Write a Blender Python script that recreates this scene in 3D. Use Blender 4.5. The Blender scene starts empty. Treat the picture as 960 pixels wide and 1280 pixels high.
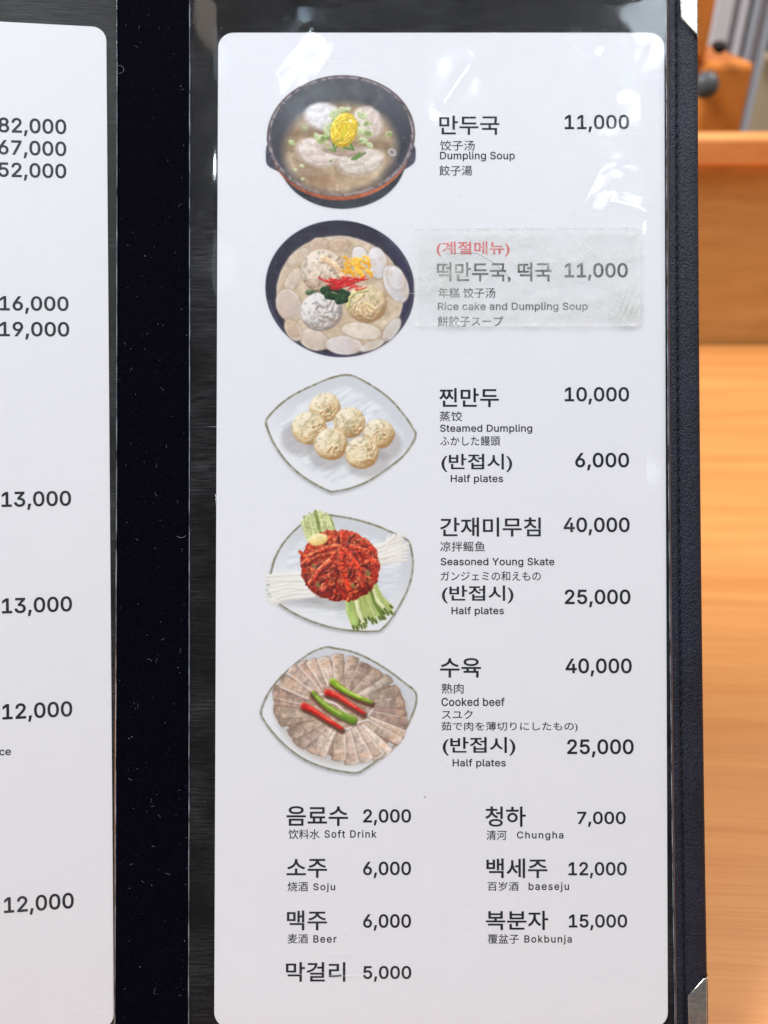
import bpy, bmesh, math, random, os
import numpy as np
from mathutils import Vector, Matrix
from mathutils.geometry import delaunay_2d_cdt

# ------------------------------------------------------------------ frame, camera, light
scene = bpy.context.scene
C = scene.collection
W0, H0, F = 960.0, 1280.0, 1100.0        # photograph in pixels, focal length in its pixels
PITCH = math.radians(35)                 # the camera looks down on the table
DIST = 0.308                             # camera to the menu
TILT = math.radians(1.4)                 # the foot of the menu stands a little nearer
FOLD = math.radians(7)                   # the left leaf is folded a little towards the camera

FWD = Vector((0, math.cos(PITCH), -math.sin(PITCH)))
UP = Vector((0, math.sin(PITCH), math.cos(PITCH)))
RT = Vector((1, 0, 0))
UPM = (UP * math.cos(TILT) + FWD * math.sin(TILT)).normalized()       # up along the menu
NM = RT.cross(UPM).normalized()                                        # out of the menu, to the camera
foot = DIST * FWD - UPM * (690 * DIST / F)                             # the lowest edge rests on the table
CAMZ = -foot.z + 0.002
CAM = Vector((0, 0, CAMZ))
MO = CAM + DIST * FWD
MM = Matrix(((RT.x, UPM.x, NM.x, MO.x), (RT.y, UPM.y, NM.y, MO.y), (RT.z, UPM.z, NM.z, MO.z), (0, 0, 0, 1)))
MI = MM.inverted()

cam = bpy.data.cameras.new('camera')
cam.sensor_fit = 'VERTICAL'; cam.sensor_height = 36.0; cam.lens = F / H0 * 36.0
cam.clip_start = 0.01; cam.clip_end = 50
cam.dof.use_dof = True; cam.dof.focus_distance = DIST; cam.dof.aperture_fstop = 8.0
camo = bpy.data.objects.new('camera', cam); C.objects.link(camo)
camo.location = CAM; camo.rotation_euler = (math.pi/2 - PITCH, 0, 0)
scene.camera = camo

world = bpy.data.worlds.new('World'); scene.world = world; world.use_nodes = True
bg = world.node_tree.nodes['Background']
bg.inputs[0].default_value = (0.90, 0.93, 1.0, 1); bg.inputs[1].default_value = 0.20

vs = scene.view_settings
vs.view_transform = 'Standard'; vs.look = 'None'; vs.exposure = 0.0; vs.gamma = 1.0; vs.use_curve_mapping = False
scene.cycles.max_bounces = 8; scene.cycles.transparent_max_bounces = 12
scene.cycles.use_denoising = True

def ray(px, py):
    return (FWD + RT * ((px - W0/2) / F) - UP * ((py - H0/2) / F))

def mirror(px, py):
    d = ray(px, py).normalized()
    p = MM @ P(px, py, 1.3)
    return p, (d - 2 * d.dot(NM) * NM).normalized()

def P(px, py, z=0.0):
    """photograph pixel -> point of the menu plane (menu's own metres); z in millimetres out of it"""
    d = (MI.to_3x3() @ ray(px, py)); o = MI @ CAM
    t = (0 - o.z) / d.z
    q = o + d * t
    return Vector((q.x, q.y, z / 1000))

HX = P(145, 640).x                       # the hinge line of the left leaf
ML = Matrix.Translation((HX, 0, 0)) @ Matrix.Rotation(FOLD, 4, 'Y') @ Matrix.Translation((-HX, 0, 0))
MLI = ML.inverted()
def PL(px, py, z=0.0):
    """the same for the folded left leaf (leaf's own metres)"""
    T = MLI @ MI
    d = T.to_3x3() @ ray(px, py); o = T @ CAM
    q = o + d * ((0 - o.z) / d.z)
    return Vector((q.x, q.y, z / 1000))

def area(name, loc, target, size, power, col=(1, 1, 1), shape='SQUARE', size_y=None):
    l = bpy.data.lights.new(name, 'AREA'); l.energy = power; l.color = col; l.shape = shape; l.size = size
    if size_y: l.size_y = size_y
    o = bpy.data.objects.new(name, l); C.objects.link(o); o.location = loc
    o.rotation_euler = (Vector(target) - Vector(loc)).to_track_quat('-Z', 'Y').to_euler()
    return o

# ceiling lamps of the restaurant
area('ceiling_lamp', (-1.5, 0.35, 2.0), (0, .3, .1), 0.9, 80, (.90, .96, 1))
area('ceiling_lamp', (1.5, .75, 2.1), (0.2, .5, 0), 0.8, 52, (1, .98, .94))
COOL = (.84, .94, 1)
for (px, py, dist, size, rad, col) in (      # unseen round lamps, added for the sleeve's glare marks: direction, distance, size, radiance
        (790, 128, 1.5, .078, 17, (.90, .96, 1)), (770, 206, 1.7, .036, 22, (.90, .96, 1)), (806, 214, 1.6, .014, 50, COOL), (246, 210, 1.5, .032, 150, COOL),
        (795, 58, 1.6, .030, 80, COOL), (236, 14, 1.4, .10, 4, (1, .86, .72)), (262, 70, 1.4, .07, 3, (.7, .85, 1)), (846, 8, 1.4, .17, 20, (.8, .9, 1)), (256, 622, 1.6, .014, 40, COOL),
        (850, 590, 1.6, .055, 4, COOL), (255, 330, 1.5, .13, 2.0, (.8, .9, 1)), (390, 150, 1.5, .060, 6, COOL), (380, 34, 1.5, .05, 9, (.6, .8, 1))):
    p, r = mirror(px, py)
    area('glare_spot', p + r * dist, p, size, rad * math.pi * math.pi * size * size / 4, col, 'DISK')
for (xa, ya, xb, yb, dist, wid, rad) in (    # slim unseen lights, added to draw the glare streaks on the sleeve
        (340, 104, 384, 46, 1.7, .012, 60), (388, 92, 402, 68, 1.7, .020, 75), (550, 140, 592, 72, 1.8, .018, 120), (706, 44, 732, 76, 1.6, .006, 40),
        (744, 256, 757, 208, 1.6, .010, 36), (768, 246, 848, 272, 1.6, .022, 46)):
    p1, r1 = mirror(xa, ya); p2, r2 = mirror(xb, yb)
    e1, e2 = p1 + r1 * dist, p2 + r2 * dist; ctr = (e1 + e2) / 2; ax = (e2 - e1)
    zax = (ctr - (p1 + p2) / 2).normalized(); xax = (ax - ax.dot(zax) * zax).normalized(); yax = zax.cross(xax)
    o = area('glare_strip', ctr, (p1 + p2) / 2, ax.length, rad * math.pi * ax.length * wid, (.86, .95, 1), 'RECTANGLE', wid)
    o.rotation_euler = Matrix((xax, yax, zax)).transposed().to_euler()

# ------------------------------------------------------------------ helpers
def lin(r, g=None, b=None):
    c = (r, g, b) if g is not None else r
    return tuple(((v/255)/12.92 if v/255 <= .04045 else ((v/255+.055)/1.055)**2.4) for v in c)

def new_mesh(name, verts, faces, mats=(), smooth=False):
    me = bpy.data.meshes.new(name); me.from_pydata([tuple(v) for v in verts], [], faces)
    for m in mats: me.materials.append(m)
    if smooth:
        me.polygons.foreach_set('use_smooth', [True]*len(me.polygons))
    me.update(); return me

def link(name, me, parent=None, label=None, matrix=None):
    o = bpy.data.objects.new(name, me); C.objects.link(o)
    if parent is not None: o.parent = parent
    if matrix is not None: o.matrix_local = matrix
    if label: o['label'] = label
    return o

def tag(o, label=None, cat=None, group=None, kind=None):
    if label: o['label'] = label
    if cat: o['category'] = cat
    if group: o['group'] = group
    if kind: o['kind'] = kind
    return o

def empty(name, matrix=None):
    o = bpy.data.objects.new(name, None); C.objects.link(o); o.empty_display_size = .02
    if matrix is not None: o.matrix_world = matrix
    return o

def bm_mesh(name, bm, mats, smooth=False):
    me = bpy.data.meshes.new(name); bm.normal_update(); bm.to_mesh(me); bm.free()
    for m in mats: me.materials.append(m)
    if smooth: me.polygons.foreach_set('use_smooth', [True]*len(me.polygons))
    return me

def box_bm(x0, x1, y0, y1, z0, z1, bevel=0, seg=2):
    bm = bmesh.new()
    bmesh.ops.create_cube(bm, size=1)
    for v in bm.verts:
        v.co = Vector(((x0+x1)/2 + v.co.x*(x1-x0), (y0+y1)/2 + v.co.y*(y1-y0), (z0+z1)/2 + v.co.z*(z1-z0)))
    if bevel: bmesh.ops.bevel(bm, geom=bm.edges[:], offset=bevel, segments=seg, affect='EDGES', profile=.5)
    return bm

class N:
    """small node tree helper"""
    def __init__(s, name):
        s.m = bpy.data.materials.new(name); s.m.use_nodes = True
        s.t = s.m.node_tree; s.b = s.t.nodes['Principled BSDF']; s.out = s.t.nodes['Material Output']
    def n(s, typ, **kw):
        nd = s.t.nodes.new(typ)
        for k, v in kw.items():
            if k in nd.inputs: nd.inputs[k].default_value = v
            else: setattr(nd, k, v)
        return nd
    def l(s, a, b): s.t.links.new(a, b)
    def coord(s, scale=(1, 1, 1), rot=(0, 0, 0), gen='Object'):
        tc = s.n('ShaderNodeTexCoord'); mp = s.n('ShaderNodeMapping')
        mp.inputs['Scale'].default_value = scale; mp.inputs['Rotation'].default_value = rot
        s.l(tc.outputs[gen], mp.inputs['Vector']); return mp.outputs[0]
    def noise(s, vec, scale, detail=3, rough=.5, dist=0):
        nd = s.n('ShaderNodeTexNoise'); nd.inputs['Scale'].default_value = scale
        nd.inputs['Detail'].default_value = detail; nd.inputs['Roughness'].default_value = rough
        nd.inputs['Distortion'].default_value = dist
        s.l(vec, nd.inputs['Vector']); return nd.outputs['Fac']
    def ramp(s, fac, stops):
        nd = s.n('ShaderNodeValToRGB'); cr = nd.color_ramp
        while len(cr.elements) < len(stops): cr.elements.new(.5)
        for e, (p, c) in zip(cr.elements, stops):
            e.position = p; e.color = (*c, 1) if len(c) == 3 else c
        s.l(fac, nd.inputs[0]); return nd.outputs[0]
    def bump(s, h, strength, dist, normal=None):
        nd = s.n('ShaderNodeBump'); nd.inputs['Strength'].default_value = strength; nd.inputs['Distance'].default_value = dist
        s.l(h, nd.inputs['Height'])
        if normal is not None: s.l(normal, nd.inputs['Normal'])
        return nd.outputs[0]
    def mixc(s, fac, a, b, mode='MIX'):
        nd = s.n('ShaderNodeMix', data_type='RGBA', blend_type=mode)
        for sock, v in ((nd.inputs[0], fac), (nd.inputs[6], a), (nd.inputs[7], b)):
            if hasattr(v, 'links'): s.l(v, sock)
            elif isinstance(v, (int, float)): sock.default_value = v
            else: sock.default_value = (*v, 1)
        return nd.outputs[2]
    def math(s, op, a, b=0, clamp=False):
        nd = s.n('ShaderNodeMath', operation=op, use_clamp=clamp)
        for sock, v in ((nd.inputs[0], a), (nd.inputs[1], b)):
            if hasattr(v, 'links'): s.l(v, sock)
            else: sock.default_value = v
        return nd.outputs[0]

G = 3571.0     # one photograph pixel on the menu is 0.28 mm -> 3571 px per metre

# ------------------------------------------------------------------ materials
PAPER = lin(229, 229, 234)
def mat_paper():
    m = N('paper'); v = m.coord()
    f = m.noise(v, 60, 4, .6)
    c = m.ramp(f, [(.3, tuple(x*.985 for x in PAPER)), (.7, PAPER)])
    m.l(c, m.b.inputs['Base Color']); m.b.inputs['Roughness'].default_value = .75
    m.b.inputs['Specular IOR Level'].default_value = .2
    return m.m
def mat_plain(name, col, rough=.6, spec=.3, metal=0):
    m = N(name); v = m.coord()
    f = m.noise(v, 300, 2)
    c = m.ramp(f, [(.3, tuple(x*.93 for x in col)), (.7, tuple(min(1, x*1.05) for x in col))])
    m.l(c, m.b.inputs['Base Color']); m.b.inputs['Roughness'].default_value = rough
    m.b.inputs['Specular IOR Level'].default_value = spec; m.b.inputs['Metallic'].default_value = metal
    return m.m
def mat_ink(name, col):
    m = N(name); v = m.coord()
    f = m.noise(v, 500, 3)
    c = m.ramp(f, [(.35, col), (.75, tuple(x*1.6+.004 for x in col))])
    m.l(c, m.b.inputs['Base Color']); m.b.inputs['Roughness'].default_value = .7
    m.b.inputs['Specular IOR Level'].default_value = .1
    return m.m
def mat_picture():
    m = N('printed_picture')
    a = m.n('ShaderNodeVertexColor'); a.layer_name = 'ink'
    m.l(a.outputs[0], m.b.inputs['Base Color']); m.b.inputs['Roughness'].default_value = .7
    m.b.inputs['Specular IOR Level'].default_value = .15
    return m.m
def mat_leather():
    m = N('black_leatherette'); v = m.coord((1, .55, 1), (0, 0, .5))
    vo = m.n('ShaderNodeTexVoronoi', feature='DISTANCE_TO_EDGE'); vo.inputs['Scale'].default_value = 1500
    nz = m.n('ShaderNodeTexNoise'); nz.inputs['Scale'].default_value = 500; nz.inputs['Detail'].default_value = 3
    m.l(v, nz.inputs['Vector'])
    mx = m.n('ShaderNodeVectorMath', operation='MULTIPLY_ADD'); m.l(nz.outputs['Color'], mx.inputs[0]); mx.inputs[1].default_value = (.0016,)*3
    m.l(v, mx.inputs[2]); m.l(mx.outputs[0], vo.inputs['Vector'])
    e = m.ramp(vo.outputs['Distance'], [(0, (0, 0, 0)), (.25, (1, 1, 1))])
    n2 = m.noise(v, 1800, 4, .65)
    h = m.math('ADD', m.math('MULTIPLY', e, .7), n2)
    m.l(m.bump(h, .8, .00032), m.b.inputs['Normal'])
    big = m.noise(m.coord(), 40, 3)
    m.l(m.ramp(big, [(.3, lin(16, 20, 34)), (.7, lin(28, 33, 50))]), m.b.inputs['Base Color'])
    m.b.inputs['Roughness'].default_value = .52; m.b.inputs['Specular IOR Level'].default_value = .3
    return m.m
def mat_lining():
    m = N('black_lining'); v = m.coord((1, 6, 1))
    f = m.noise(v, 120, 5, .7)
    m.l(m.ramp(f, [(.3, lin(2, 2, 4)), (.8, lin(20, 14, 14))]), m.b.inputs['Base Color'])
    m.b.inputs['Roughness'].default_value = .7; m.b.inputs['Specular IOR Level'].default_value = .04
    return m.m
def mat_spine():
    m = N('black_velvet'); v = m.coord()
    f = m.noise(v, 1500, 4, .7)
    m.l(m.ramp(f, [(.4, lin(2, 2, 7)), (.9, lin(16, 14, 26))]), m.b.inputs['Base Color'])
    m.b.inputs['Roughness'].default_value = .95; m.b.inputs['Specular IOR Level'].default_value = .03
    return m.m
def clear(m, fac, bsdf2=None, colour=(1, 1, 1)):
    tr = m.n('ShaderNodeBsdfTransparent'); tr.inputs[0].default_value = (*colour, 1)
    mix = m.n('ShaderNodeMixShader'); m.l(fac, mix.inputs[0]); m.l(tr.outputs[0], mix.inputs[1]); m.l(bsdf2, mix.inputs[2])
    m.l(mix.outputs[0], m.out.inputs['Surface'])
def mat_sleeve(worn=False):
    m = N('scuffed_plastic_film' if worn else 'clear_plastic_film')
    gl = m.n('ShaderNodeBsdfGlossy')
    v = m.coord((1, 26, 1), (0, 0, .04)); s1 = m.noise(v, 90, 6, .75)
    v2 = m.coord((1, 1, 1)); s2 = m.noise(v2, 30, 3, .5)
    scr = m.coord((1, 30, 1), (0, 0, 2.3)); s3 = m.noise(scr, 60, 2, .5)
    h = m.math('ADD', m.math('MULTIPLY', s1, .18), m.math('MULTIPLY', s2, 1.2))
    m.l(m.bump(h, .012, .00022), gl.inputs['Normal']); gl.inputs['Roughness'].default_value = .42 if worn else .045
    g2 = m.n('ShaderNodeBsdfGlossy')          # the finely scuffed share of the film
    m.l(m.bump(m.math('ADD', s1, m.math('MULTIPLY', s3, .4)), .28, .00022), g2.inputs['Normal'])
    m.l(m.ramp(s1, [(.35, (.40 if worn else .05,)*3), (.75, (.55 if worn else .20,)*3)]), g2.inputs['Roughness'])
    sm = m.n('ShaderNodeMixShader'); m.l(m.ramp(s1, [(.35, (.22,)*3), (.72, (.62,)*3)]), sm.inputs[0])
    m.l(gl.outputs[0], sm.inputs[1]); m.l(g2.outputs[0], sm.inputs[2])
    gm = m.n('ShaderNodeNewGeometry'); dt = m.n('ShaderNodeVectorMath', operation='DOT_PRODUCT')
    m.l(gm.outputs['Normal'], dt.inputs[0]); m.l(gm.outputs['Incoming'], dt.inputs[1])
    gz = m.math('POWER', m.math('SUBTRACT', 1.0, m.math('ABSOLUTE', dt.outputs['Value']), True), 5.0)
    fac = m.math('ADD', m.math('MULTIPLY', gz, .8), .045, True)      # film reflectance, the same from both sides
    tr = m.n('ShaderNodeBsdfTransparent'); tr.inputs[0].default_value = (.985, .985, .985, 1)
    df = m.n('ShaderNodeBsdfDiffuse'); df.inputs[0].default_value = (.8, .84, .9, 1)
    big = m.noise(m.coord((1, 1.6, 1)), 26, 3, .6)
    hz = m.math('MULTIPLY', m.ramp(s1, [(.42, (0,)*3), (.68, (.075,)*3)]), m.ramp(big, [(.38, (.06,)*3), (.68, (1,)*3)]))
    pp = m.n('ShaderNodeMapping'); pp.inputs['Scale'].default_value = (9, 260, 9); pp.inputs['Rotation'].default_value = (0, 0, .5); m.l(m.coord(), pp.inputs[0])
    sc = m.ramp(m.noise(pp.outputs[0], 3.0, 1, .4), [(.80, (0,)*3), (.83, (.22,)*3)])
    hm = m.n('ShaderNodeMixShader'); m.l(m.math('ADD', hz, sc, True), hm.inputs[0]); m.l(tr.outputs[0], hm.inputs[1]); m.l(df.outputs[0], hm.inputs[2])
    mx = m.n('ShaderNodeMixShader'); m.l(fac, mx.inputs[0]); m.l(hm.outputs[0], mx.inputs[1]); m.l(sm.outputs[0], mx.inputs[2])
    m.l(mx.outputs[0], m.out.inputs['Surface'])
    m.t.nodes.remove(m.b)
    return m.m
def mat_edge():
    m = N('film_edge'); v = m.coord()
    f = m.noise(v, 120, 3)
    m.l(m.ramp(f, [(.35, lin(70, 82, 100)), (.65, lin(190, 200, 215))]), m.b.inputs['Base Color'])
    m.b.inputs['Roughness'].default_value = .15
    m.b.inputs['Alpha'].default_value = .55
    return m.m
def mat_tape():
    m = N('worn_clear_tape'); v = m.coord()
    f = m.noise(v, 110, 6, .65); g = m.noise(v, 900, 3, .6)
    m.l(m.ramp(f, [(.35, lin(200, 206, 200)), (.7, lin(222, 227, 224))]), m.b.inputs['Base Color'])
    m.b.inputs['Roughness'].default_value = .35
    m.l(m.bump(m.math('ADD', f, m.math('MULTIPLY', g, .15)), .6, .0004), m.b.inputs['Normal'])
    al = m.ramp(m.math('ADD', f, m.math('MULTIPLY', g, .25)), [(.46, (.07,)*3), (.66, (.24,)*3), (.84, (.50,)*3)])
    tc = m.n('ShaderNodeTexCoord'); q = P(784, 384, 1)
    ds = m.n('ShaderNodeVectorMath', operation='DISTANCE'); m.l(tc.outputs['Object'], ds.inputs[0]); ds.inputs[1].default_value = q
    near = m.ramp(m.math('MULTIPLY', ds.outputs['Value'], 90), [(.15, (.30,)*3), (.85, (0,)*3)])
    q2 = P(550, 345, 1); d2 = m.n('ShaderNodeVectorMath', operation='DISTANCE'); m.l(tc.outputs['Object'], d2.inputs[0]); d2.inputs[1].default_value = q2
    near2 = m.ramp(m.math('MULTIPLY', d2.outputs['Value'], 70), [(.1, (.20,)*3), (.9, (0,)*3)])
    sp = m.noise(v, 1300, 2, .5); grime = m.ramp(sp, [(.70, (0,)*3), (.76, (1,)*3)])
    g2 = m.math('MULTIPLY', grime, m.ramp(f, [(.5, (0,)*3), (.65, (1,)*3)]))
    col = m.mixc(g2, m.ramp(f, [(.35, lin(206, 208, 202)), (.7, lin(226, 228, 224))]), lin(120, 112, 100))
    m.l(col, m.b.inputs['Base Color'])
    a2 = m.math('ADD', m.math('ADD', al, near), m.math('ADD', near2, m.math('MULTIPLY', g2, .5)), True)
    m.l(a2, m.b.inputs['Alpha'])
    return m.m
def mat_metal():
    m = N('polished_steel'); v = m.coord((1, 1, 1), (0, 0, .6)); f = m.noise(v, 700, 3)
    v2 = m.coord((1, 25, 1), (0, 0, .9)); s = m.noise(v2, 160, 3, .6)
    m.l(m.ramp(f, [(.3, (.56, .51, .46)), (.7, (.72, .68, .63))]), m.b.inputs['Base Color'])
    m.b.inputs['Metallic'].default_value = 1
    m.l(m.ramp(s, [(.4, (.20,)*3), (.7, (.36,)*3)]), m.b.inputs['Roughness'])
    m.l(m.bump(s, .2, .0001), m.b.inputs['Normal'])
    return m.m
def mat_wood(name, dark, mid, light, sx, sy, fine, rough=.42):
    m = N(name)
    v = m.coord((sx, sy, sy))
    warp = m.noise(m.coord((1.2, 3, 3)), 2.2, 2)
    vv = m.n('ShaderNodeVectorMath', operation='ADD'); m.l(v, vv.inputs[0])
    cm = m.n('ShaderNodeCombineXYZ'); m.l(m.math('MULTIPLY', warp, .9), cm.inputs[1]); m.l(cm.outputs[0], vv.inputs[1])
    f = m.noise(vv.outputs[0], 4.5, 6, .62, .4)
    g = m.n('ShaderNodeMapping'); g.inputs['Scale'].default_value = (5, 24, 24); m.l(vv.outputs[0], g.inputs[0])
    f2 = m.noise(g.outputs[0], fine, 5, .7)
    c = m.ramp(f, [(.3, dark), (.5, mid), (.72, light)])
    c2 = m.ramp(f2, [(.36, (.72, .60, .48)), (.55, (1, 1, 1))])
    cc = m.mixc(.34, c, c2, 'MULTIPLY')
    m.l(cc, m.b.inputs['Base Color'])
    m.b.inputs['Roughness'].default_value = rough; m.b.inputs['Specular IOR Level'].default_value = .35
    m.l(m.bump(f2, .25, .0004), m.b.inputs['Normal'])
    return m.m

M_paper = mat_paper(); M_ink = mat_ink('black_ink', lin(16, 21, 28)); M_red = mat_ink('red_ink', lin(200, 10, 36))
M_pic = mat_picture(); M_leather = mat_leather(); M_lining = mat_lining(); M_spine = mat_spine()
M_sleeve = mat_sleeve(); M_sleeve_worn = mat_sleeve(True); M_edge = mat_edge(); M_tape = mat_tape(); M_metal = mat_metal()
M_thread = mat_plain('black_thread', lin(14, 14, 18), .7)
M_core = mat_plain('board_core', lin(95, 72, 66), .8)
M_dust = mat_plain('pale_lint', lin(120, 120, 136), .9)
M_table = mat_wood('table_wood', lin(202, 130, 70), lin(214, 143, 80), lin(224, 155, 90), .7, 16, 2.2)
M_panel = mat_wood('panel_wood', lin(190, 142, 80), lin(205, 156, 92), lin(216, 168, 104), 1.2, 7, 1.0, .5)
M_rail = mat_wood('rail_wood', lin(220, 146, 84), lin(232, 158, 94), lin(240, 168, 106), .8, 6, 1.0)
M_post = mat_wood('orange_wood', lin(205, 118, 45), lin(220, 130, 55), lin(230, 142, 66), 6, .8, 1.0)
M_wall = mat_plain('beige_wall', lin(170, 150, 122), .9)
M_steel = mat_plain('grey_frame', lin(170, 174, 182), .5)
M_blue = mat_plain('blue_grey_frame', lin(134, 144, 158), .5)
M_lav = mat_plain('pale_frame', lin(206, 202, 206), .6)
M_black = mat_plain('black_plastic', lin(14, 12, 12), .4)
M_grey = mat_plain('grey_plastic', lin(90, 90, 92), .35)
M_teal = mat_plain('teal_glass', lin(96, 120, 112), .3)

# ------------------------------------------------------------------ table and background
def Q(px, py, Y):
    d = ray(px, py); return CAM + d * (Y / d.y)
def T(px, py, z=0):
    d = ray(px, py); return CAM + d * ((z - CAM.z) / d.z)
YP = T(900, 430).y
table = empty('dining_table', Matrix.Translation((0.2, .35, 0)))
tag(table, 'light orange wooden table top behind and under the open menu', 'table')
o = link('table_top', bm_mesh('table_top', box_bm(-1.2, 1.1, -.55, YP-.35-.001, -.03, 0, .002), [M_table]), table)
for x in (-1.1, 1.0):
    link('leg', bm_mesh('leg', box_bm(x-.03, x+.03, -.5, -.44, -.72, -.0305, .004), [M_table]), table)
    link('leg', bm_mesh('leg', box_bm(x-.03, x+.03, YP-.45, YP-.39, -.72, -.0305, .004), [M_table]), table)
ztop = Q(900, 209, YP-.012).z
zrt = Q(900, 172, YP-.012).z
part = empty('wooden_partition', Matrix.Translation((0.2, YP, 0)))
tag(part, 'orange wooden partition with a proud top rail, standing along the far edge of the table', 'partition')
link('panel', bm_mesh('panel', box_bm(-1.2, 1.1, 0, .018, -.75, ztop, .001), [M_panel]), part)
link('top_rail', bm_mesh('top_rail', box_bm(-1.2, 1.1, -.012, .012, ztop+.0005, zrt, .003), [M_rail]), part)

fl = tag(link('floor', new_mesh('floor', [(-3, -2, -.75), (3, -2, -.75), (3, 4, -.75), (-3, 4, -.75)], [(0, 1, 2, 3)], [M_wall])), kind='structure')
YW = 1.75
wl = tag(link('wall', new_mesh('wall', [(-3, YW+.1, -.75), (3, YW+.1, -.75), (3, YW+.1, 2.4), (-3, YW+.1, 2.4)], [(0, 1, 2, 3)], [M_wall])), kind='structure')

def slab(name, px0, px1, py0, py1, Y, depth, mat, parent=None, org=None, bevel=.003):
    """an upright block whose front face spans the given pixels at distance Y"""
    a = Q((px0+px1)/2, py1, Y); x0 = Q(px0, (py0+py1)/2, Y).x; x1 = Q(px1, (py0+py1)/2, Y).x
    z0 = Q(px0, py1, Y).z; z1 = Q(px0, py0, Y).z
    og = org or Vector((0, 0, 0))
    return link(name, bm_mesh(name, box_bm(x0-og.x, x1-og.x, Y-og.y, Y+depth-og.y, z0-og.z, z1-og.z, bevel), [mat]), parent)

# a wooden stand with a taller slim post (orange, blurred) beyond the partition
og = Q(890, 300, YP+.22)
st = empty('wooden_stand', Matrix.Translation(og))
tag(st, 'blurred orange wooden stand with stepped top, beyond the partition beside the menu', 'stand')
slab('lower_block', 852, 908, 78, 420, YP+.22, .12, M_post, st, og, .006)
slab('upper_post', 846, 896, -60, 77, YP+.23, .09, M_post, st, og, .006)
# knobs
def ball(name, px, py, r, Y, mat, sc=(1, 1, 1)):
    bm = bmesh.new(); bmesh.ops.create_uvsphere(bm, u_segments=24, v_segments=14, radius=r)
    for v in bm.verts: v.co = Vector((v.co.x*sc[0], v.co.y*sc[1], v.co.z*sc[2]))
    me = bm_mesh(name, bm, [mat], True); return me
def lathe(name, prof, mat, seg=28, axis='Z'):
    bm = bmesh.new(); rings = []
    for r, z in prof:
        rings.append([bm.verts.new((r*math.cos(2*math.pi*i/seg), r*math.sin(2*math.pi*i/seg), z)) for i in range(seg)])
    for a, b in zip(rings, rings[1:]):
        for i in range(seg):
            bm.faces.new((a[i], a[(i+1) % seg], b[(i+1) % seg], b[i]))
    bm.faces.new(rings[0][::-1]); bm.faces.new(rings[-1])
    if axis == 'Y':
        for v in bm.verts: v.co = Vector((v.co.x, v.co.z, v.co.y))
        bmesh.ops.recalc_face_normals(bm, faces=bm.faces[:])
    return bm_mesh(name, bm, [mat], True)
k1 = link('knob', lathe('knob', [(.003, 0), (.003, -.010), (.0055, -.013), (.006, -.018), (.0045, -.022), (.002, -.024)], M_black, axis='Y'))
k1.location = Q(893, 56, YP+.232); tag(k1, 'small black knob on the tall post of the orange stand', 'knob')
k2 = link('knob', lathe('knob', [(.005, 0), (.005, -.02), (.010, -.025), (.0125, -.032), (.0105, -.040), (.004, -.043)], M_grey, axis='Y'))
k2.location = Q(870, 99, YP+.218); tag(k2, 'round dark grey knob on the lower block, peeking past the menu edge', 'knob')
# steel and glass frame behind
og = Q(930, 300, YP+.55)
fr = empty('folding_screen', Matrix.Translation(og))
tag(fr, 'tall grey and blue-grey slatted screen, out of focus behind the orange stand', 'screen')
for (a, b, mt, dy) in ((866, 886, M_lav, 0), (887, 894, M_steel, .01), (895, 903, M_lav, 0), (904, 909, M_blue, .012), (910, 917, M_steel, 0), (918, 927, M_lav, .01), (928, 934, M_steel, 0)):
    slab('slat', a, b, -180, 520, YP+.55+dy, .015, mt, fr, og, .002)
slab('base_board', 860, 936, 521, 560, YP+.55, .03, M_blue, fr, og, .002)
og = Q(950, 100, YP+.75)
ch = empty('padded_seat', Matrix.Translation(og)); tag(ch, 'blurred taupe seat back at the right edge behind the partition', 'seat')
slab('back_pad', 925, 1060, 70, 400, YP+.75, .09, mat_plain('taupe_cloth', lin(168, 148, 122), .9), ch, og, .02)
g1 = link('glass_jar', lathe('glass_jar', [(.026, 0), (.032, .01), (.034, .05), (.033, .12), (.026, .15), (.018, .17), (.018, .19)], M_teal))
g1.location = Q(957, 62, YP+.72); tag(g1, 'blurred teal green glass jar at the upper right edge, on the taupe seat back', 'jar')

# ------------------------------------------------------------------ the menu folder
folder = empty('menu_folder', MM)
tag(folder, 'open black leatherette menu folder with clear plastic sleeves and steel corners', 'menu folder')
def bend(t): return t**1.8
YT, YB = -34, 1306            # top and bottom of the cover in pixels
def ruled(name, prof, mat, ys, side=P, close=True, parent=folder, smooth=True):
    """surface ruled down the page: prof = (x at the top, x at the bottom, z mm); z of the ends kept"""
    vs_, fs = [], []; n = len(prof)
    for y in ys:
        t = min(1, max(0, y/1280))
        for (a, b, z) in prof:
            vs_.append(side(a + (b-a)*bend(t), y, z))
    for j in range(len(ys)-1):
        for i in range(n if close else n-1):
            k = (i+1) % n
            fs.append((j*n+i, (j+1)*n+i, (j+1)*n+k, j*n+k))
    if close:
        fs.append(tuple(range(n))); fs.append(tuple((len(ys)-1)*n+i for i in range(n))[::-1])
    me = new_mesh(name, vs_, fs, [mat])
    bm = bmesh.new(); bm.from_mesh(me); bmesh.ops.recalc_face_normals(bm, faces=bm.faces[:]); bm.to_mesh(me); bm.free()
    if smooth:
        me.polygons.foreach_set('use_smooth', [True]*len(me.polygons))
        try: me.set_sharp_from_angle(angle=math.radians(50))
        except Exception: pass
    return link(name, me, parent)
ys = list(np.linspace(YT, YB, 60))
# right leaf: lining board under the sleeve
ruled('cover_board', [(236, 236, 0), (835, 846, 0), (835, 846, -2.4), (236, 236, -2.4)], M_lining, ys)
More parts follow.
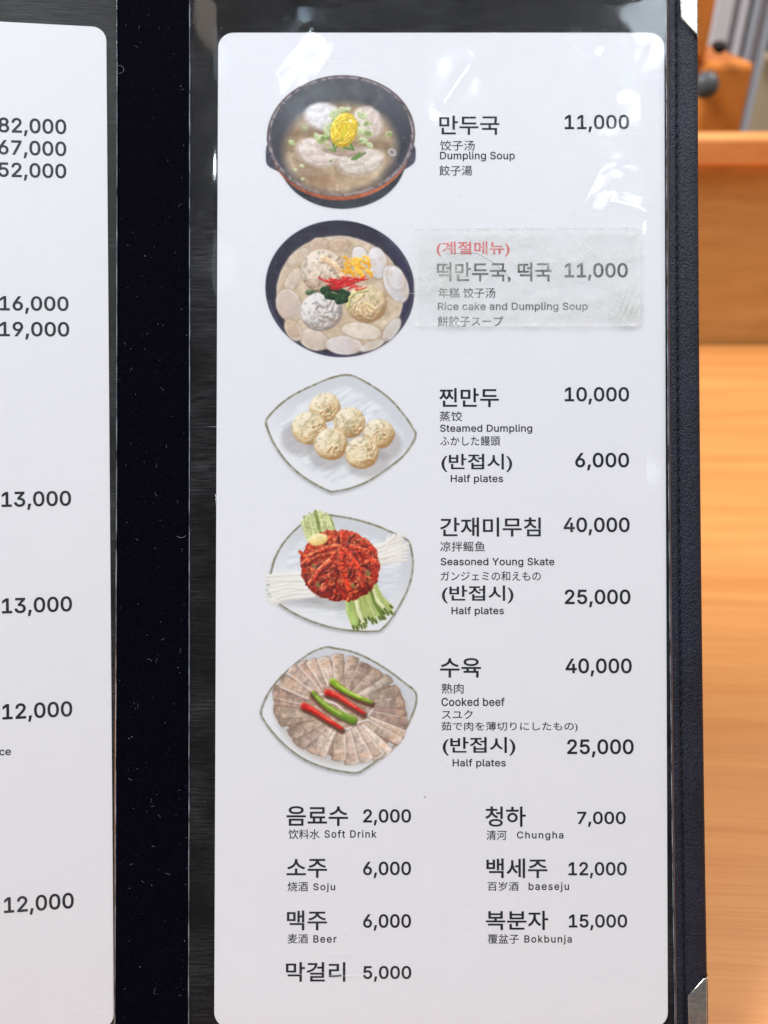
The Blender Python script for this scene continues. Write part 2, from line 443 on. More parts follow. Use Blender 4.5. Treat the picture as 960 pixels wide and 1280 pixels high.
# leather border with its stitched hem and rounded outer edge
ruled('leather_border', [(834.2, 845.2, -.5), (834.2, 845.2, 1.15), (835.2, 846.2, 1.45), (841.5, 853, 1.5), (843, 854.4, 1.1),
                         (844.6, 855.8, 1.05), (846.3, 857.4, 1.6), (851, 862, 1.85), (864, 876, 1.85), (868.5, 881, 1.5), (871.3, 883.8, .7),
                         (871.9, 884.5, -.4), (871, 883.5, -1.8), (866, 878, -2.8), (836, 847, -2.8)], M_leather, ys)
ruled('board_edge', [(833.6, 844.4, .1), (834.1, 844.9, .1), (834.1, 844.9, 1.25), (833.6, 844.4, 1.25)], M_core, ys)
# spine
spine = ruled('spine', [(146, 144, .45), (237.5, 236, .45), (237.5, 236, -2.4), (146, 144, -2.4)], M_spine, ys)
# left leaf
leaf = empty('left_leaf'); leaf.parent = folder; leaf.matrix_local = ML
leaf['label'] = 'left leaf, folded a little towards the viewer'
def rect_prism(name, x0, x1, y0, y1, z0, z1, mat, side, parent, r=0, bevel=0, rot=0):
    a = side(x0, y0); b = side(x1, y1)
    return link(name, bm_mesh(name, box_bm(min(a.x, b.x), max(a.x, b.x), min(a.y, b.y), max(a.y, b.y), z0/1000, z1/1000, bevel), [mat]), parent)
S = DIST / F
yt, yb = P(480, YT).y, P(480, YB).y
xl = HX - 590*S
link('cover_board', bm_mesh('cover_board', box_bm(xl, HX-.0002, yb, yt, -.0024, 0), [M_lining]), leaf)
link('leather_border', bm_mesh('leather_border', box_bm(xl-36*S, xl-.0002, yb, yt, -.0028, .0018, .0008, 3), [M_leather]), leaf)

# thread stitches along the hem groove, one by one
bm = bmesh.new(); bmesh.ops.create_uvsphere(bm, u_segments=8, v_segments=6, radius=1)
for v in bm.verts: v.co = Vector((v.co.x*.00034, v.co.y*.0013, v.co.z*.00030))
st_me = bm_mesh('stitch', bm, [M_thread], True)
random.seed(4)
border = bpy.data.objects['leather_border']
y = YT + 14
while y < YB - 12:
    t = min(1, max(0, y/1280)); x = 843.9 + (855.2-843.9)*bend(t)
    o = link('stitch', st_me, border); q = P(x, y, 1.18); o.location = q; o.rotation_euler = (0, 0, random.uniform(-.10, .02))
    y += 12.6

# steel corner protectors
def corner(pts, parent=folder):
    """pts: outline in pixels, last two on the outer edge; folded sheet steel with a rolled rim"""
    z0, z1 = 1.95, 2.35
    bm = bmesh.new()
    top = [bm.verts.new(P(x, y, z1)) for x, y in pts]; bot = [bm.verts.new(P(x, y, z0)) for x, y in pts]
    f = bm.faces.new(top); n = len(pts)
    for i in range(n): bm.faces.new((top[i], bot[i], bot[(i+1) % n], top[(i+1) % n]))
    bm.faces.new(bot[::-1])
    bmesh.ops.recalc_face_normals(bm, faces=bm.faces[:])
    ed = [e for e in bm.edges if e.verts[0] in top and e.verts[1] in top]
    bmesh.ops.bevel(bm, geom=ed, offset=.00038, segments=5, affect='EDGES', profile=.5)
    me = bm_mesh('corner_protector', bm, [M_metal], True)
    me.set_sharp_from_angle(angle=math.radians(40))
    return link('corner_protector', me, parent)
c1 = corner([(846.3, -36), (848.2, 27), (870.0, 50), (870.0, -36)])
c2 = corner([(859, 1310), (857.2, 1241), (876.5, 1219.5), (882.5, 1217.5), (883.8, 1310)])
def strip(name, xa, xb, y0, y1, z0, z1, parent):
    """the rolled outer side of a corner protector"""
    prof = []
    for k in range(9):
        a = k/8*math.pi/2
        prof.append((xa + (xb-xa)*math.sin(a), z0 + (z1-z0)*math.cos(a)))
    vs_ = []; fs = []
    for y in (y0, y1):
        for (x, z) in prof: vs_.append(P(x, y, z))
        for (x, z) in prof[::-1]: vs_.append(P(x - (1.2 if x > xa+1 else 0), y, z-.25))
    n = len(prof)*2
    for i in range(n): fs.append((i, (i+1) % n, n+(i+1) % n, n+i))
    fs.append(tuple(range(n))[::-1]); fs.append(tuple(range(n, 2*n)))
    me = new_mesh(name, vs_, fs, [M_metal], True); me.set_sharp_from_angle(angle=math.radians(35))
    return link(name, me, parent)
strip('rolled_edge', 868.4, 872.8, -36, 50.5, -2.8, 2.42, c1)
strip('rolled_edge', 879.6, 885.6, 1217.2, 1310, -2.8, 2.42, c2)

# ------------------------------------------------------------------ paper sheets
def rounded(x0, x1, y0, y1, r, skew=(0, 0), seg=8, yt_slope=0):
    pts = []
    for (cx, cy, a0) in ((x1-r, y0+r, -90), (x1-r, y1-r, 0), (x0+r, y1-r, 90), (x0+r, y0+r, 180)):
        for k in range(seg+1):
            a = math.radians(a0 + 90*k/seg); pts.append((cx + r*math.cos(a), cy + r*math.sin(a)))
    return pts
def sheet(name, pts, side, z0, z1, matrix, label, cat='menu sheet'):
    bm = bmesh.new()
    top = [bm.verts.new(side(x, y, z1)) for x, y in pts]; bot = [bm.verts.new(side(x, y, z0)) for x, y in pts]
    bm.faces.new(top); bm.faces.new(bot[::-1]); n = len(pts)
    for i in range(n): bm.faces.new((top[i], bot[i], bot[(i+1) % n], top[(i+1) % n]))
    bmesh.ops.recalc_face_normals(bm, faces=bm.faces[:])
    o = link(name, bm_mesh(name, bm, [M_paper])); o.matrix_world = matrix
    return tag(o, label, cat)
def warp(pts, f): return [f(x, y) for x, y in pts]
def rsheet(x, y):
    t = (y-42)/1240; u = (x-273)/557
    return (x + (1-u)*(-5*t) + u*(4.5*t*abs(t)), y)
right = sheet('menu_sheet', warp(rounded(273, 830, 41.5, 1284, 19), rsheet), P, .05, .32, MM,
              'white menu sheet with five dish pictures, under the right-hand plastic sleeve')
def lsheet(x, y):
    t = (y-35)/1240
    return (x + 8.5*t, 35 + (y-35))
# true rectangle on the folded leaf, turned a little in its sleeve
pa = PL(132.7, 60); pb = PL(141.8, 1240); ang = math.atan2(pb.x-pa.x, pa.y-pb.y)
ptop = PL(100, 32.5).y; pbot = PL(120, 1286).y
def lrect():
    w = 560*S; h = ptop-pbot; r = 17*S; pts = []
    for (cx, cy, a0) in ((-r, -r, 90), (-r, -h+r, 0), (-w+r, -h+r, -90), (-w+r, -r, 180)):
        for k in range(9):
            a = math.radians(a0 - 90*k/8); pts.append((cx + r*math.cos(a), cy + r*math.sin(a)))
    # (cos,sin) already in metres, y up
    ca, sa = math.cos(ang), math.sin(ang)
    x0 = pa.x; y0 = ptop
    return [(x0 + x*ca - y*sa*1, y0 + x*sa*1 + y*ca) for x, y in pts]
left = sheet('menu_sheet', lrect(), lambda x, y, z=0: Vector((x, y, z/1000)), .05, .32, MM @ ML,
             'white menu sheet with only a column of prices in view, under the left-hand plastic sleeve')

# ------------------------------------------------------------------ print: lettering
font_inter = None
try:
    font_inter = bpy.data.fonts.load(os.path.join(bpy.utils.resource_path('LOCAL'), 'datafiles', 'fonts', 'Inter.woff2'))
except Exception:
    font_inter = None
deps = None
def text_mesh(name, s, inter, bold, space, mat):
    cu = bpy.data.curves.new('lettering', 'FONT'); cu.body = s; cu.size = 1.0; cu.resolution_u = 4
    cu.space_character = space
    if inter and font_inter: cu.font = font_inter
    cu.dimensions = '2D'; cu.fill_mode = 'NONE'
    o = bpy.data.objects.new('lettering', cu); C.objects.link(o)
    dg = bpy.context.evaluated_depsgraph_get(); dg.update()
    om = bpy.data.meshes.new_from_object(o.evaluated_get(dg))
    bpy.data.objects.remove(o); bpy.data.curves.remove(cu)
    # the outlines are filled by winding number, so that crossing contours stay solid
    co = np.array([v.co[:2] for v in om.vertices]); ed = np.array([tuple(e.vertices) for e in om.edges])
    if bold:
        n = len(co); nx = np.zeros((n, 2)); dv = co[ed[:, 1]]-co[ed[:, 0]]; ln = np.hypot(dv[:, 0], dv[:, 1])+1e-12
        en = np.stack([dv[:, 1], -dv[:, 0]], 1)/ln[:, None]
        np.add.at(nx, ed[:, 0], en); np.add.at(nx, ed[:, 1], en)
        area_ = .5*(co[ed[:, 0], 0]*co[ed[:, 1], 1]-co[ed[:, 1], 0]*co[ed[:, 0], 1]).sum()
        l2 = np.maximum((nx**2).sum(1), .9)
        co = co + nx*2/l2[:, None]*bold*(1 if area_ > 0 else -1)
    res = delaunay_2d_cdt([Vector(v) for v in co], [tuple(map(int, e)) for e in ed], [], 0, 1e-6)
    V = np.array([tuple(v) for v in res[0]]); Tn = np.array([f for f in res[2] if len(f) == 3])
    ce = V[Tn].mean(1); A0 = co[ed[:, 0]]; A1 = co[ed[:, 1]]
    wn = np.zeros(len(ce), int)
    for k in range(0, len(ce), 2000):
        c = ce[k:k+2000]; x = c[:, 0:1]; y = c[:, 1:2]
        up = (A0[:, 1] <= y) & (A1[:, 1] > y); dn = (A0[:, 1] > y) & (A1[:, 1] <= y)
        sd = (A1[:, 0]-A0[:, 0])*(y-A0[:, 1]) - (x-A0[:, 0])*(A1[:, 1]-A0[:, 1])
        wn[k:k+2000] = (up & (sd > 0)).sum(1) - (dn & (sd < 0)).sum(1)
    Tn = Tn[wn != 0]
    used = np.unique(Tn); rm = np.full(len(V), -1); rm[used] = np.arange(len(used))
    me = bpy.data.meshes.new(name); me.from_pydata([(x, y, 0) for x, y in V[used]], [], [tuple(map(int, f)) for f in rm[Tn]])
    me.materials.append(mat); bpy.data.meshes.remove(om)
    return me
def put_text(name, s, box, bold=0.0, inter=False, space=1.0, mat=None, side=P, parent=None, label=None, rot=0.0, z=.37):
    x0, y0, x1, y1 = box
    me = text_mesh(name, s, inter, bold, space, mat or M_ink)
    n = len(me.vertices); co = np.empty(n*3); me.vertices.foreach_get('co', co); co = co.reshape(-1, 3)
    mn, mx = co.min(0), co.max(0)
    cx, cy = (x0+x1)/2, (y0+y1)/2
    w = (side(x1, cy)-side(x0, cy)).length; h = (side(cx, y0)-side(cx, y1)).length
    co[:, 0] = (co[:, 0]-(mn[0]+mx[0])/2)*w/(mx[0]-mn[0])
    co[:, 1] = (co[:, 1]-(mn[1]+mx[1])/2)*h/(mx[1]-mn[1])
    co[:, 2] = 0
    me.vertices.foreach_set('co', co.ravel()); me.update()
    o = link(name, me, parent, label); o.location = side(cx, cy, z); o.rotation_euler = (0, 0, rot)
    return o
KB = .012; DB = .015; CB = .002; LB = .010
def K(s, box, label, **k): put_text('dish_name', s, box, KB, parent=right, label=label, **k)
def D(s, box): put_text('price', s, box, DB, True, parent=right, label='price %s in large black digits' % s)
def H(s, box, nm='chinese_name', **k): put_text(nm, s, box, CB, parent=right, **k)
def E(s, box, nm='english_name', sp=1.03): put_text(nm, s, box, LB, True, sp, parent=right, label='small English print reading %s' % s)

K("만두국", (549, 145, 624, 169), 'Korean name of the dumpling soup'); D("11,000", (705.7, 144, 786, 166))
H("饺子汤", (550, 176, 593.3, 188.7)); E("Dumpling Soup", (550, 190, 643.3, 202.3)); H("餃子湯", (549, 207.3, 590, 220), 'japanese_name')
K("(계절메뉴)", (545.7, 302.3, 636.7, 321), 'red Korean line in brackets', mat=M_red); K("떡만두국, 떡국", (546, 328.3, 689, 353.3), 'Korean name of the rice cake soup')
D("11,000", (705.7, 329, 784.3, 351)); H("年糕 饺子汤", (547.7, 360, 619, 372.7)); E("Rice cake and Dumpling Soup", (547.3, 378.3, 734.3, 390.3))
H("餅餃子スープ", (547, 395.3, 629, 408.3), 'japanese_name')
K("찐만두", (549, 485.3, 623.3, 509), 'Korean name of the steamed dumplings'); D("10,000", (705.7, 484, 786, 505.7))
H("蒸饺", (549.3, 514.3, 577.7, 526.7)); E("Steamed Dumpling", (550, 530.7, 665, 542.3)); H("ふかした饅頭", (550, 545, 625, 557.3), 'japanese_name')
K("(반접시)", (551.7, 567.3, 640, 590), 'Korean words for half plate, under the steamed dumplings'); D("6,000", (718.7, 566, 786, 588)); E("Half plates", (563.3, 593.3, 628.7, 605))
K("간재미무침", (550, 646.7, 675.7, 670.7), 'Korean name of the seasoned young skate'); D("40,000", (704.3, 646.7, 786.7, 669))
H("凉拌鳐鱼", (550.3, 676.7, 606, 689.3)); E("Seasoned Young Skate", (550.7, 697.3, 692.7, 709)); H("ガンジェミの和えもの", (550.7, 714, 675.7, 726), 'japanese_name')
K("(반접시)", (552.3, 731.7, 641.7, 754), 'Korean words for half plate, under the seasoned skate'); D("25,000", (705.7, 736.7, 787.7, 759)); E("Half plates", (564.3, 758.3, 629.7, 770))
K("수육", (550, 822.3, 601, 846.7), 'Korean name of the cooked beef'); D("40,000", (706.7, 822.7, 789.3, 845.3))
H("熟肉", (551.7, 854, 579.3, 866.7)); E("Cooked beef", (551.7, 871.7, 630.7, 882.3)); H("スユク", (552.3, 887.3, 590.7, 898.3), 'japanese_name')
H("茹で肉を薄切りにしたもの)", (551.7, 902, 721.7, 914.7), 'japanese_name')
K("(반접시)", (553.3, 921, 644, 944), 'Korean words for half plate, under the cooked beef'); D("25,000", (708.7, 923.7, 791.7, 946.3)); E("Half plates", (565.7, 948.3, 632, 960))
K("음료수", (358.3, 1007.2, 435, 1032), 'Korean word for soft drink'); D("2,000", (454, 1011, 513.7, 1031.3)); H("饮料水", (360.6, 1036, 399.6, 1048.4)); E("Soft Drink", (405.8, 1037, 470.6, 1046.8), sp=1.15)
K("소주", (358.3, 1073.2, 408.8, 1096.6), 'Korean word for soju'); D("6,000", (453.9, 1076.4, 513.7, 1097)); H("烧酒", (359.5, 1101.6, 385, 1113.7)); E("Soju", (391.6, 1103.4, 419, 1114.5), sp=1.15)
K("맥주", (358.8, 1137.5, 408.8, 1162.2), 'Korean word for beer'); D("6,000", (453.9, 1142, 513.7, 1162.7)); H("麦酒", (359.7, 1166.8, 385, 1178.7)); E("Beer", (391.8, 1168.4, 420.7, 1177.8), sp=1.15)
K("막걸리", (357.6, 1202, 431.7, 1226.4), 'Korean word for rice wine'); D("5,000", (454, 1206.7, 514, 1226.4))
K("청하", (606.5, 1007.6, 657, 1032.9), 'Korean drink name beside the price 7,000'); D("7,000", (721.3, 1014, 781.6, 1033)); H("清河", (607.9, 1037.4, 632.9, 1049.6)); E("Chungha", (646, 1038.8, 704, 1050), sp=1.15)
K("백세주", (607.9, 1072.5, 684, 1097), 'Korean drink name beside the price 12,000'); D("12,000", (710.3, 1077, 783, 1097.3)); H("百岁酒", (609.3, 1101.6, 648, 1113)); E("baeseju", (660.6, 1102.3, 711, 1114.4), sp=1.15)
K("복분자", (607.2, 1137.8, 685, 1161.9), 'Korean drink name beside the price 15,000'); D("15,000", (710.8, 1142.4, 783.6, 1162.3)); H("覆盆子", (609.5, 1167, 648.4, 1179)); E("Bokbunja", (655.3, 1168.3, 714.4, 1180), sp=1.15)
for s, box in (("82,000", (-1.5, 148.5, 83.3, 171)), ("67,000", (-1.5, 176.3, 83.3, 198.5)), ("52,000", (-1.5, 204.2, 83.3, 226.3)),
               ("16,000", (0, 370.5, 86.2, 392.5)), ("19,000", (0, 402.5, 87, 424.6)), ("13,000", (2.5, 614, 89.3, 637)), ("13,000", (3, 746.3, 90.5, 769.5)),
               ("12,000", (3.5, 877.8, 90.8, 901.3)), ("12,000", (5.6, 1118, 92.6, 1142))):
    put_text('price', s, box, DB, True, side=PL, parent=left, label='price %s in the left-hand column' % s, rot=.024)
put_text('english_name', "ce", (-.5, 936.5, 14, 943.8), LB, True, side=PL, parent=left)

# ------------------------------------------------------------------ print: the five dish pictures
rng = np.random.RandomState(7)
_G = {}
def vnoise(x, y, seed):
    if seed not in _G: _G[seed] = np.random.RandomState(seed).rand(256, 256)
    g = _G[seed]
    xi = np.floor(x).astype(int); yi = np.floor(y).astype(int); fx = x-xi; fy = y-yi
    fx = fx*fx*(3-2*fx); fy = fy*fy*(3-2*fy)
    a = g[yi % 256, xi % 256]; b = g[yi % 256, (xi+1) % 256]; c = g[(yi+1) % 256, xi % 256]; d = g[(yi+1) % 256, (xi+1) % 256]
    return (a*(1-fx)+b*fx)*(1-fy) + (c*(1-fx)+d*fx)*fy
def fbm(x, y, s, seed, o=4):
    v = 0; a = .5; t = 0
    for k in range(o):
        v = v + a*vnoise(x/s*2**k+17*k, y/s*2**k+31*k, seed+k); t += a; a *= .55
    return v/t
def smooth(pts, n=8):
    pts = np.array(pts, float); out = []; m = len(pts)
    for i in range(m):
        p0, p1, p2, p3 = pts[i-1], pts[i], pts[(i+1) % m], pts[(i+2) % m]
        for k in range(n):
            t = k/n
            out.append(.5*((2*p1)+(-p0+p2)*t+(2*p0-5*p1+4*p2-p3)*t*t+(-p0+3*p1-3*p2+p3)*t**3))
    return np.array(out)
class Cv:
    def __init__(s, x0, y0, x1, y1, step=.62):
        s.x0, s.y0 = x0, y0
        nx = int((x1-x0)/step)+1; ny = int((y1-y0)/step)+1
        s.gx = np.linspace(x0, x1, nx); s.gy = np.linspace(y0, y1, ny)
        X, Y = np.meshgrid(s.gx, s.gy); s.X = (X-x0)*4; s.Y = (Y-y0)*4          # drawn at four units to a pixel
        s.C = np.zeros(X.shape+(3,)) + np.array([229, 229, 234.]); s.A = np.zeros(X.shape)
    def paint(s, a, col, body=True):
        a = np.clip(a, 0, 1)
        col = np.asarray(col, float)
        s.C = s.C*(1-a[..., None]) + col*a[..., None]
        if body: s.A = np.maximum(s.A, a)
    def box(s, x0, y0, x1, y1, pad=10):
        i0 = max(0, np.searchsorted(s.X[0], x0-pad)-1); i1 = np.searchsorted(s.X[0], x1+pad)+1
        j0 = max(0, np.searchsorted(s.Y[:, 0], y0-pad)-1); j1 = np.searchsorted(s.Y[:, 0], y1+pad)+1
        return slice(j0, j1), slice(i0, i1)
    def local(s, x0, y0, x1, y1, pad=10):
        sl = s.box(x0, y0, x1, y1, pad); return sl, s.X[sl], s.Y[sl]
    def lp(s, sl, a, col):
        a = np.clip(a, 0, 1)[..., None]; s.C[sl] = s.C[sl]*(1-a)+np.asarray(col, float)*a
        s.A[sl] = np.maximum(s.A[sl], a[..., 0])
    def ell(s, cx, cy, a, b, rot=0, X=None, Y=None):
        X = s.X if X is None else X; Y = s.Y if Y is None else Y
        c, n = math.cos(math.radians(rot)), math.sin(math.radians(rot))
        u = (X-cx)*c+(Y-cy)*n; v = -(X-cx)*n+(Y-cy)*c
        return (np.sqrt((u/a)**2+(v/b)**2)-1)*min(a, b), u/a, v/b
    def poly(s, pts, X=None, Y=None):
        X = s.X if X is None else X; Y = s.Y if Y is None else Y
        pts = np.array(pts, float); d = np.full(X.shape, 1e9); ins = np.zeros(X.shape, bool)
        for i in range(len(pts)):
            x1, y1 = pts[i-1]; x2, y2 = pts[i]; ex, ey = x2-x1, y2-y1
            t = np.clip(((X-x1)*ex+(Y-y1)*ey)/(ex*ex+ey*ey+1e-9), 0, 1)
            d = np.minimum(d, (X-x1-t*ex)**2+(Y-y1-t*ey)**2)
            if y1 != y2: ins ^= ((y1 > Y) != (y2 > Y)) & (X < (x2-x1)*(Y-y1)/(y2-y1)+x1)
        d = np.sqrt(d); return np.where(ins, -d, d)
    def stroke(s, pts, w0, w1, col, hi=None, lo=None, tex=0, seed=1, shade=.35, soft=3):
        """a round strand along a polyline, lit from the upper left"""
        pts = np.array(pts, float)
        m = max(w0, w1)+6
        sl, X, Y = s.local(pts[:, 0].min()-m, pts[:, 1].min()-m, pts[:, 0].max()+m, pts[:, 1].max()+m)
        best = np.full(X.shape, 1e9); off = np.zeros(X.shape); wd = np.ones(X.shape)
        n = len(pts)-1
        for i in range(n):
            x1, y1 = pts[i]; x2, y2 = pts[i+1]; ex, ey = x2-x1, y2-y1; L = math.hypot(ex, ey)+1e-9
            t = np.clip(((X-x1)*ex+(Y-y1)*ey)/(L*L), 0, 1)
            dx = X-x1-t*ex; dy = Y-y1-t*ey; d = np.sqrt(dx*dx+dy*dy)
            w = w0+(w1-w0)*(i+t)/n; q = d-w; u = q < best
            best = np.where(u, q, best); off = np.where(u, (dx*.5+dy*.85), off); wd = np.where(u, w, wd)
        k = np.clip(off/wd, -1, 1)
        col = np.array(col, float); hi = np.array(hi if hi is not None else np.minimum(255, col*1.25+12)); lo = np.array(lo if lo is not None else col*(1-shade))
        kk = k[..., None]
        c = np.where(kk < 0, col+(hi-col)*(-kk), col+(lo-col)*kk)
        if tex: c = c*(1+tex*(fbm(X, Y, 9, seed, 3)-.5)[..., None])
        s.lp(sl, .5-best/soft, np.clip(c, 0, 255))
    def build(s, label):
        A = s.A; keep = (A[:-1, :-1]+A[1:, :-1]+A[:-1, 1:]+A[1:, 1:]) > .02
        idx = np.arange(A.size).reshape(A.shape)
        q = np.stack([idx[:-1, :-1][keep], idx[1:, :-1][keep], idx[1:, 1:][keep], idx[:-1, 1:][keep]], 1)
        used = np.unique(q); rm = np.full(A.size, -1); rm[used] = np.arange(len(used)); q = rm[q]
        # pixel -> menu metres (projective, solved on the grid)
        d0 = MI.to_3x3(); o = MI @ CAM
        GX, GY = np.meshgrid(s.gx, s.gy)
        r = np.stack([(GX-W0/2)/F, -(GY-H0/2)/F, np.ones_like(GX)], -1)
        R = np.array([list(d0 @ RT), list(d0 @ UP), list(d0 @ FWD)])
        d = r @ R; t = -o.z/d[..., 2]
        V = np.stack([o.x+d[..., 0]*t, o.y+d[..., 1]*t, np.full_like(t, .00035)], -1).reshape(-1, 3)[used]
        me = bpy.data.meshes.new('dish_picture')
        me.vertices.add(len(V)); me.vertices.foreach_set('co', V.ravel())
        me.loops.add(q.size); me.loops.foreach_set('vertex_index', q.ravel().astype(np.int32))
        me.polygons.add(len(q)); me.polygons.foreach_set('loop_start', np.arange(0, q.size, 4, dtype=np.int32))
        me.update(calc_edges=True); me.materials.append(M_pic)
        for _ in range(2):
            p = np.pad(s.C, ((1, 1), (1, 1), (0, 0)), mode='edge')
            s.C = s.C*.36+.16*(p[:-2, 1:-1]+p[2:, 1:-1]+p[1:-1, :-2]+p[1:-1, 2:])
        s.C = np.where((s.A > .99)[..., None], 128+(s.C-128)*1.05, s.C)
        g1 = fbm(s.X, s.Y, 7, 501, 2)-.5; g2 = fbm(s.X, s.Y, 24, 511, 3)-.5
        s.C = np.where((s.A > .99)[..., None], s.C*(1+(.10*g1+.13*g2)*np.clip((s.C.max(-1)-s.C.min(-1))/60, .12, 1))[..., None], s.C)
        Cc = np.clip(s.C/255, 0, 1); L = np.where(Cc <= .04045, Cc/12.92, ((Cc+.055)/1.055)**2.4)
        ca = me.color_attributes.new('ink', 'FLOAT_COLOR', 'POINT')
        ca.data.foreach_set('color', np.concatenate([L.reshape(-1, 3)[used], np.ones((len(used), 1))], 1).astype(np.float32).ravel())
        return link('dish_picture', me, right, label)
def mixv(a, b, t): return np.array(a, float)*(1-t[..., None])+np.array(b, float)*t[..., None]

# the picture's own halo/white ground is the sheet; each dish is drawn with its plate
def plate(cv, pts, rimcol=(112, 104, 74), streak=0.6, base=(206, 209, 217)):
    sp = smooth(pts, 6); d = cv.poly(sp)
    cv.paint(.5-d/4, (200, 203, 208))
    n = fbm(cv.X, cv.Y, 16, 3)
    cx, cy = sp[:, 0].mean(), sp[:, 1].mean()
    # wall thickness seen on the lower left
    k = np.clip((cv.Y-cy)/300-(cv.X-cx)/900, -1, 1)
    cv.paint((.5-(d+4)/3), mixv((222, 224, 229), (186, 190, 194), np.clip(k*.9+.1, 0, 1)))
    off = 5+14*np.clip(k, 0, 1)
    ring = np.exp(-((d+off)/(3.2+4*n))**2)*(.40+.95*n)
    cv.paint(ring*np.clip(1.1-.2*k, 0, 1), rimcol, False)
    inn = np.clip(.5-(d+off+4)/5, 0, 1)
    st = fbm(cv.X*math.cos(streak)+cv.Y*math.sin(streak), (cv.Y*math.cos(streak)-cv.X*math.sin(streak))*7, 60, 11, 4)
    flat = np.clip(-(d+52)/22, 0, 1)
    wall = mixv((204, 206, 211), (224, 225, 228), np.clip(.5+k*1.2, 0, 1))
    col = wall*(1-flat[..., None]) + (mixv((206, 209, 216), (227, 229, 232), np.clip((st-.3)*2.4, 0, 1)))*flat[..., None]
    cv.paint(inn, col)
    return d

def pic_soup():      # dumpling soup in a stone pot
    cv = Cv(310, 80, 550, 280); X, Y = cv.X, cv.Y
    n = fbm(X, Y, 14, 5); nb = fbm(X, Y, 60, 8)
    for lug in ([(92, 420), (90, 470), (94, 500), (112, 520), (160, 545), (230, 600), (240, 560), (150, 470), (110, 400)],
                [(836, 420), (838, 455), (834, 490), (812, 512), (770, 540), (690, 620), (670, 590), (780, 470), (820, 410)]):
        d = cv.poly(smooth(lug, 4)); cv.paint(.5-d/4, mixv((44, 46, 58), (98, 98, 112), n))
    d, u, v = cv.ell(472, 470, 318, 256, 0); cv.paint(.5-d/4, mixv((38, 42, 50), (74, 76, 84), n))
    d, u, v = cv.ell(464, 382, 360, 302, -3); cv.paint(np.where(Y > 380, .5-d/4, 0), mixv((120, 56, 34), (196, 110, 76), np.clip(n*1.1+(X-300)/1500, 0, 1)))
    d, u, v = cv.ell(465, 362, 369, 302, -4)
    cv.paint(.5-d/4, mixv((66, 58, 66), (134, 118, 120), n))
    cv.paint(np.exp(-((d+9)/5)**2)*.8*np.clip((n-.3)*3, 0, 1), (186, 178, 184), False)
    cv.paint(np.exp(-((d+1)/3)**2)*.6*(Y < 400), (60, 40, 36), False)
    d, u, v = cv.ell(465, 358, 350, 283, -4)
    g = np.clip((-v+.2), 0, 1)
    cv.paint(.5-d/6, mixv((66, 66, 76), (92, 94, 100), g)*(.85+.3*nb[..., None]))
    cv.paint(np.exp(-((u+.62)**2/.02+(v+.25)**2/.12))*.35, (150, 155, 165), False)
    cv.paint(np.clip(.5-(np.abs(d+22)-4)/10, 0, 1)*.35*(v > .2), (30, 30, 40), False)
    # broth
    d, u, v = cv.ell(458, 424, 282, 226, -6)
    b = fbm(X, Y, 70, 21)
    cv.paint(np.clip(.5-d/46, 0, 1), mixv((138, 114, 90), (204, 182, 154), np.clip((b-.25)*1.8, 0, 1)))
    cv.paint(np.exp(-((X-380)**2/60**2+(Y-585)**2/30**2))*.55, (150, 104, 74), False)
    cv.paint(np.exp(-((X-560)**2/90**2+(Y-590)**2/26**2))*.5, (188, 162, 128), False)
    for (cx, cy, a, bb, r, c0, c1, al) in ((378, 266, 94, 70, 10, (200, 194, 196), (246, 244, 246), .95), (600, 296, 72, 86, -30, (196, 178, 170), (240, 230, 226), .92),
                                           (350, 445, 112, 70, 14, (194, 176, 166), (242, 232, 228), .95), (562, 490, 118, 70, -8, (190, 174, 160), (242, 234, 228), .95),
                                           (470, 430, 120, 34, 8, (160, 132, 118), (190, 166, 156), .8), (300, 545, 56, 24, 20, (170, 140, 120), (196, 176, 158), .5)):
        d, u, v = cv.ell(cx, cy, a, bb, r); w = fbm(X+30*u, Y*1.6, 26, int(cx), 4)
        fold = .5+.5*np.sin((u*1.3+v*2.2)*4+w*9)
        cv.paint(np.clip(.5-(d+10*(w-.5))/16, 0, 1)*al, mixv(c0, c1, np.clip(.25+.55*fold-.3*v+.3*(w-.5), 0, 1)))
        cv.paint(np.exp(-((np.abs(d+6+8*(w-.5)))/4)**2)*.3*(v > 0), (120, 96, 80), False)
    rr = random.Random(3)
    ringspots = [(430, 250, 26), (470, 232, 22), (440, 285, 24), (400, 320, 26), (370, 378, 30), (345, 365, 22), (570, 258, 26), (600, 348, 26), (575, 385, 24), (560, 340, 22), (285, 322, 15),
                 (218, 395, 18), (705, 352, 18), (608, 408, 20), (268, 510, 13), (236, 530, 11), (274, 577, 10), (500, 228, 16), (548, 300, 18), (590, 300, 18), (395, 350, 18)]
    for i, (x, y, r) in enumerate(ringspots):
        sl, xx, yy = cv.local(x-r, y-r, x+r, y+r, 8); d, u, v = cv.ell(x, y, r, r*.72, rr.uniform(-50, 50), xx, yy)
        g = rr.random()
        cv.lp(sl, np.clip(.5-d/4, 0, 1)*.9, mixv((150, 172, 92), (214, 222, 176), np.clip(.6-.5*v+.3*(g-.5), 0, 1)))
        cv.lp(sl, np.clip(.5-(d+r*.28)/4, 0, 1)*.75, (206, 212, 186) if g > .35 else (132, 140, 96))
        if r > 16: cv.lp(sl, np.clip(.5-(d+r*.5)/3, 0, 1)*.5, (150, 156, 118))
    for i in range(26):
        x = rr.gauss(480, 70); y = rr.gauss(395, 40); a = rr.uniform(0, 6.3); L = rr.uniform(8, 22)
        cv.stroke([(x, y), (x+L*math.cos(a), y+L*.7*math.sin(a))], 4, 2.5, (96, 142, 58) if i % 2 else (160, 184, 98))
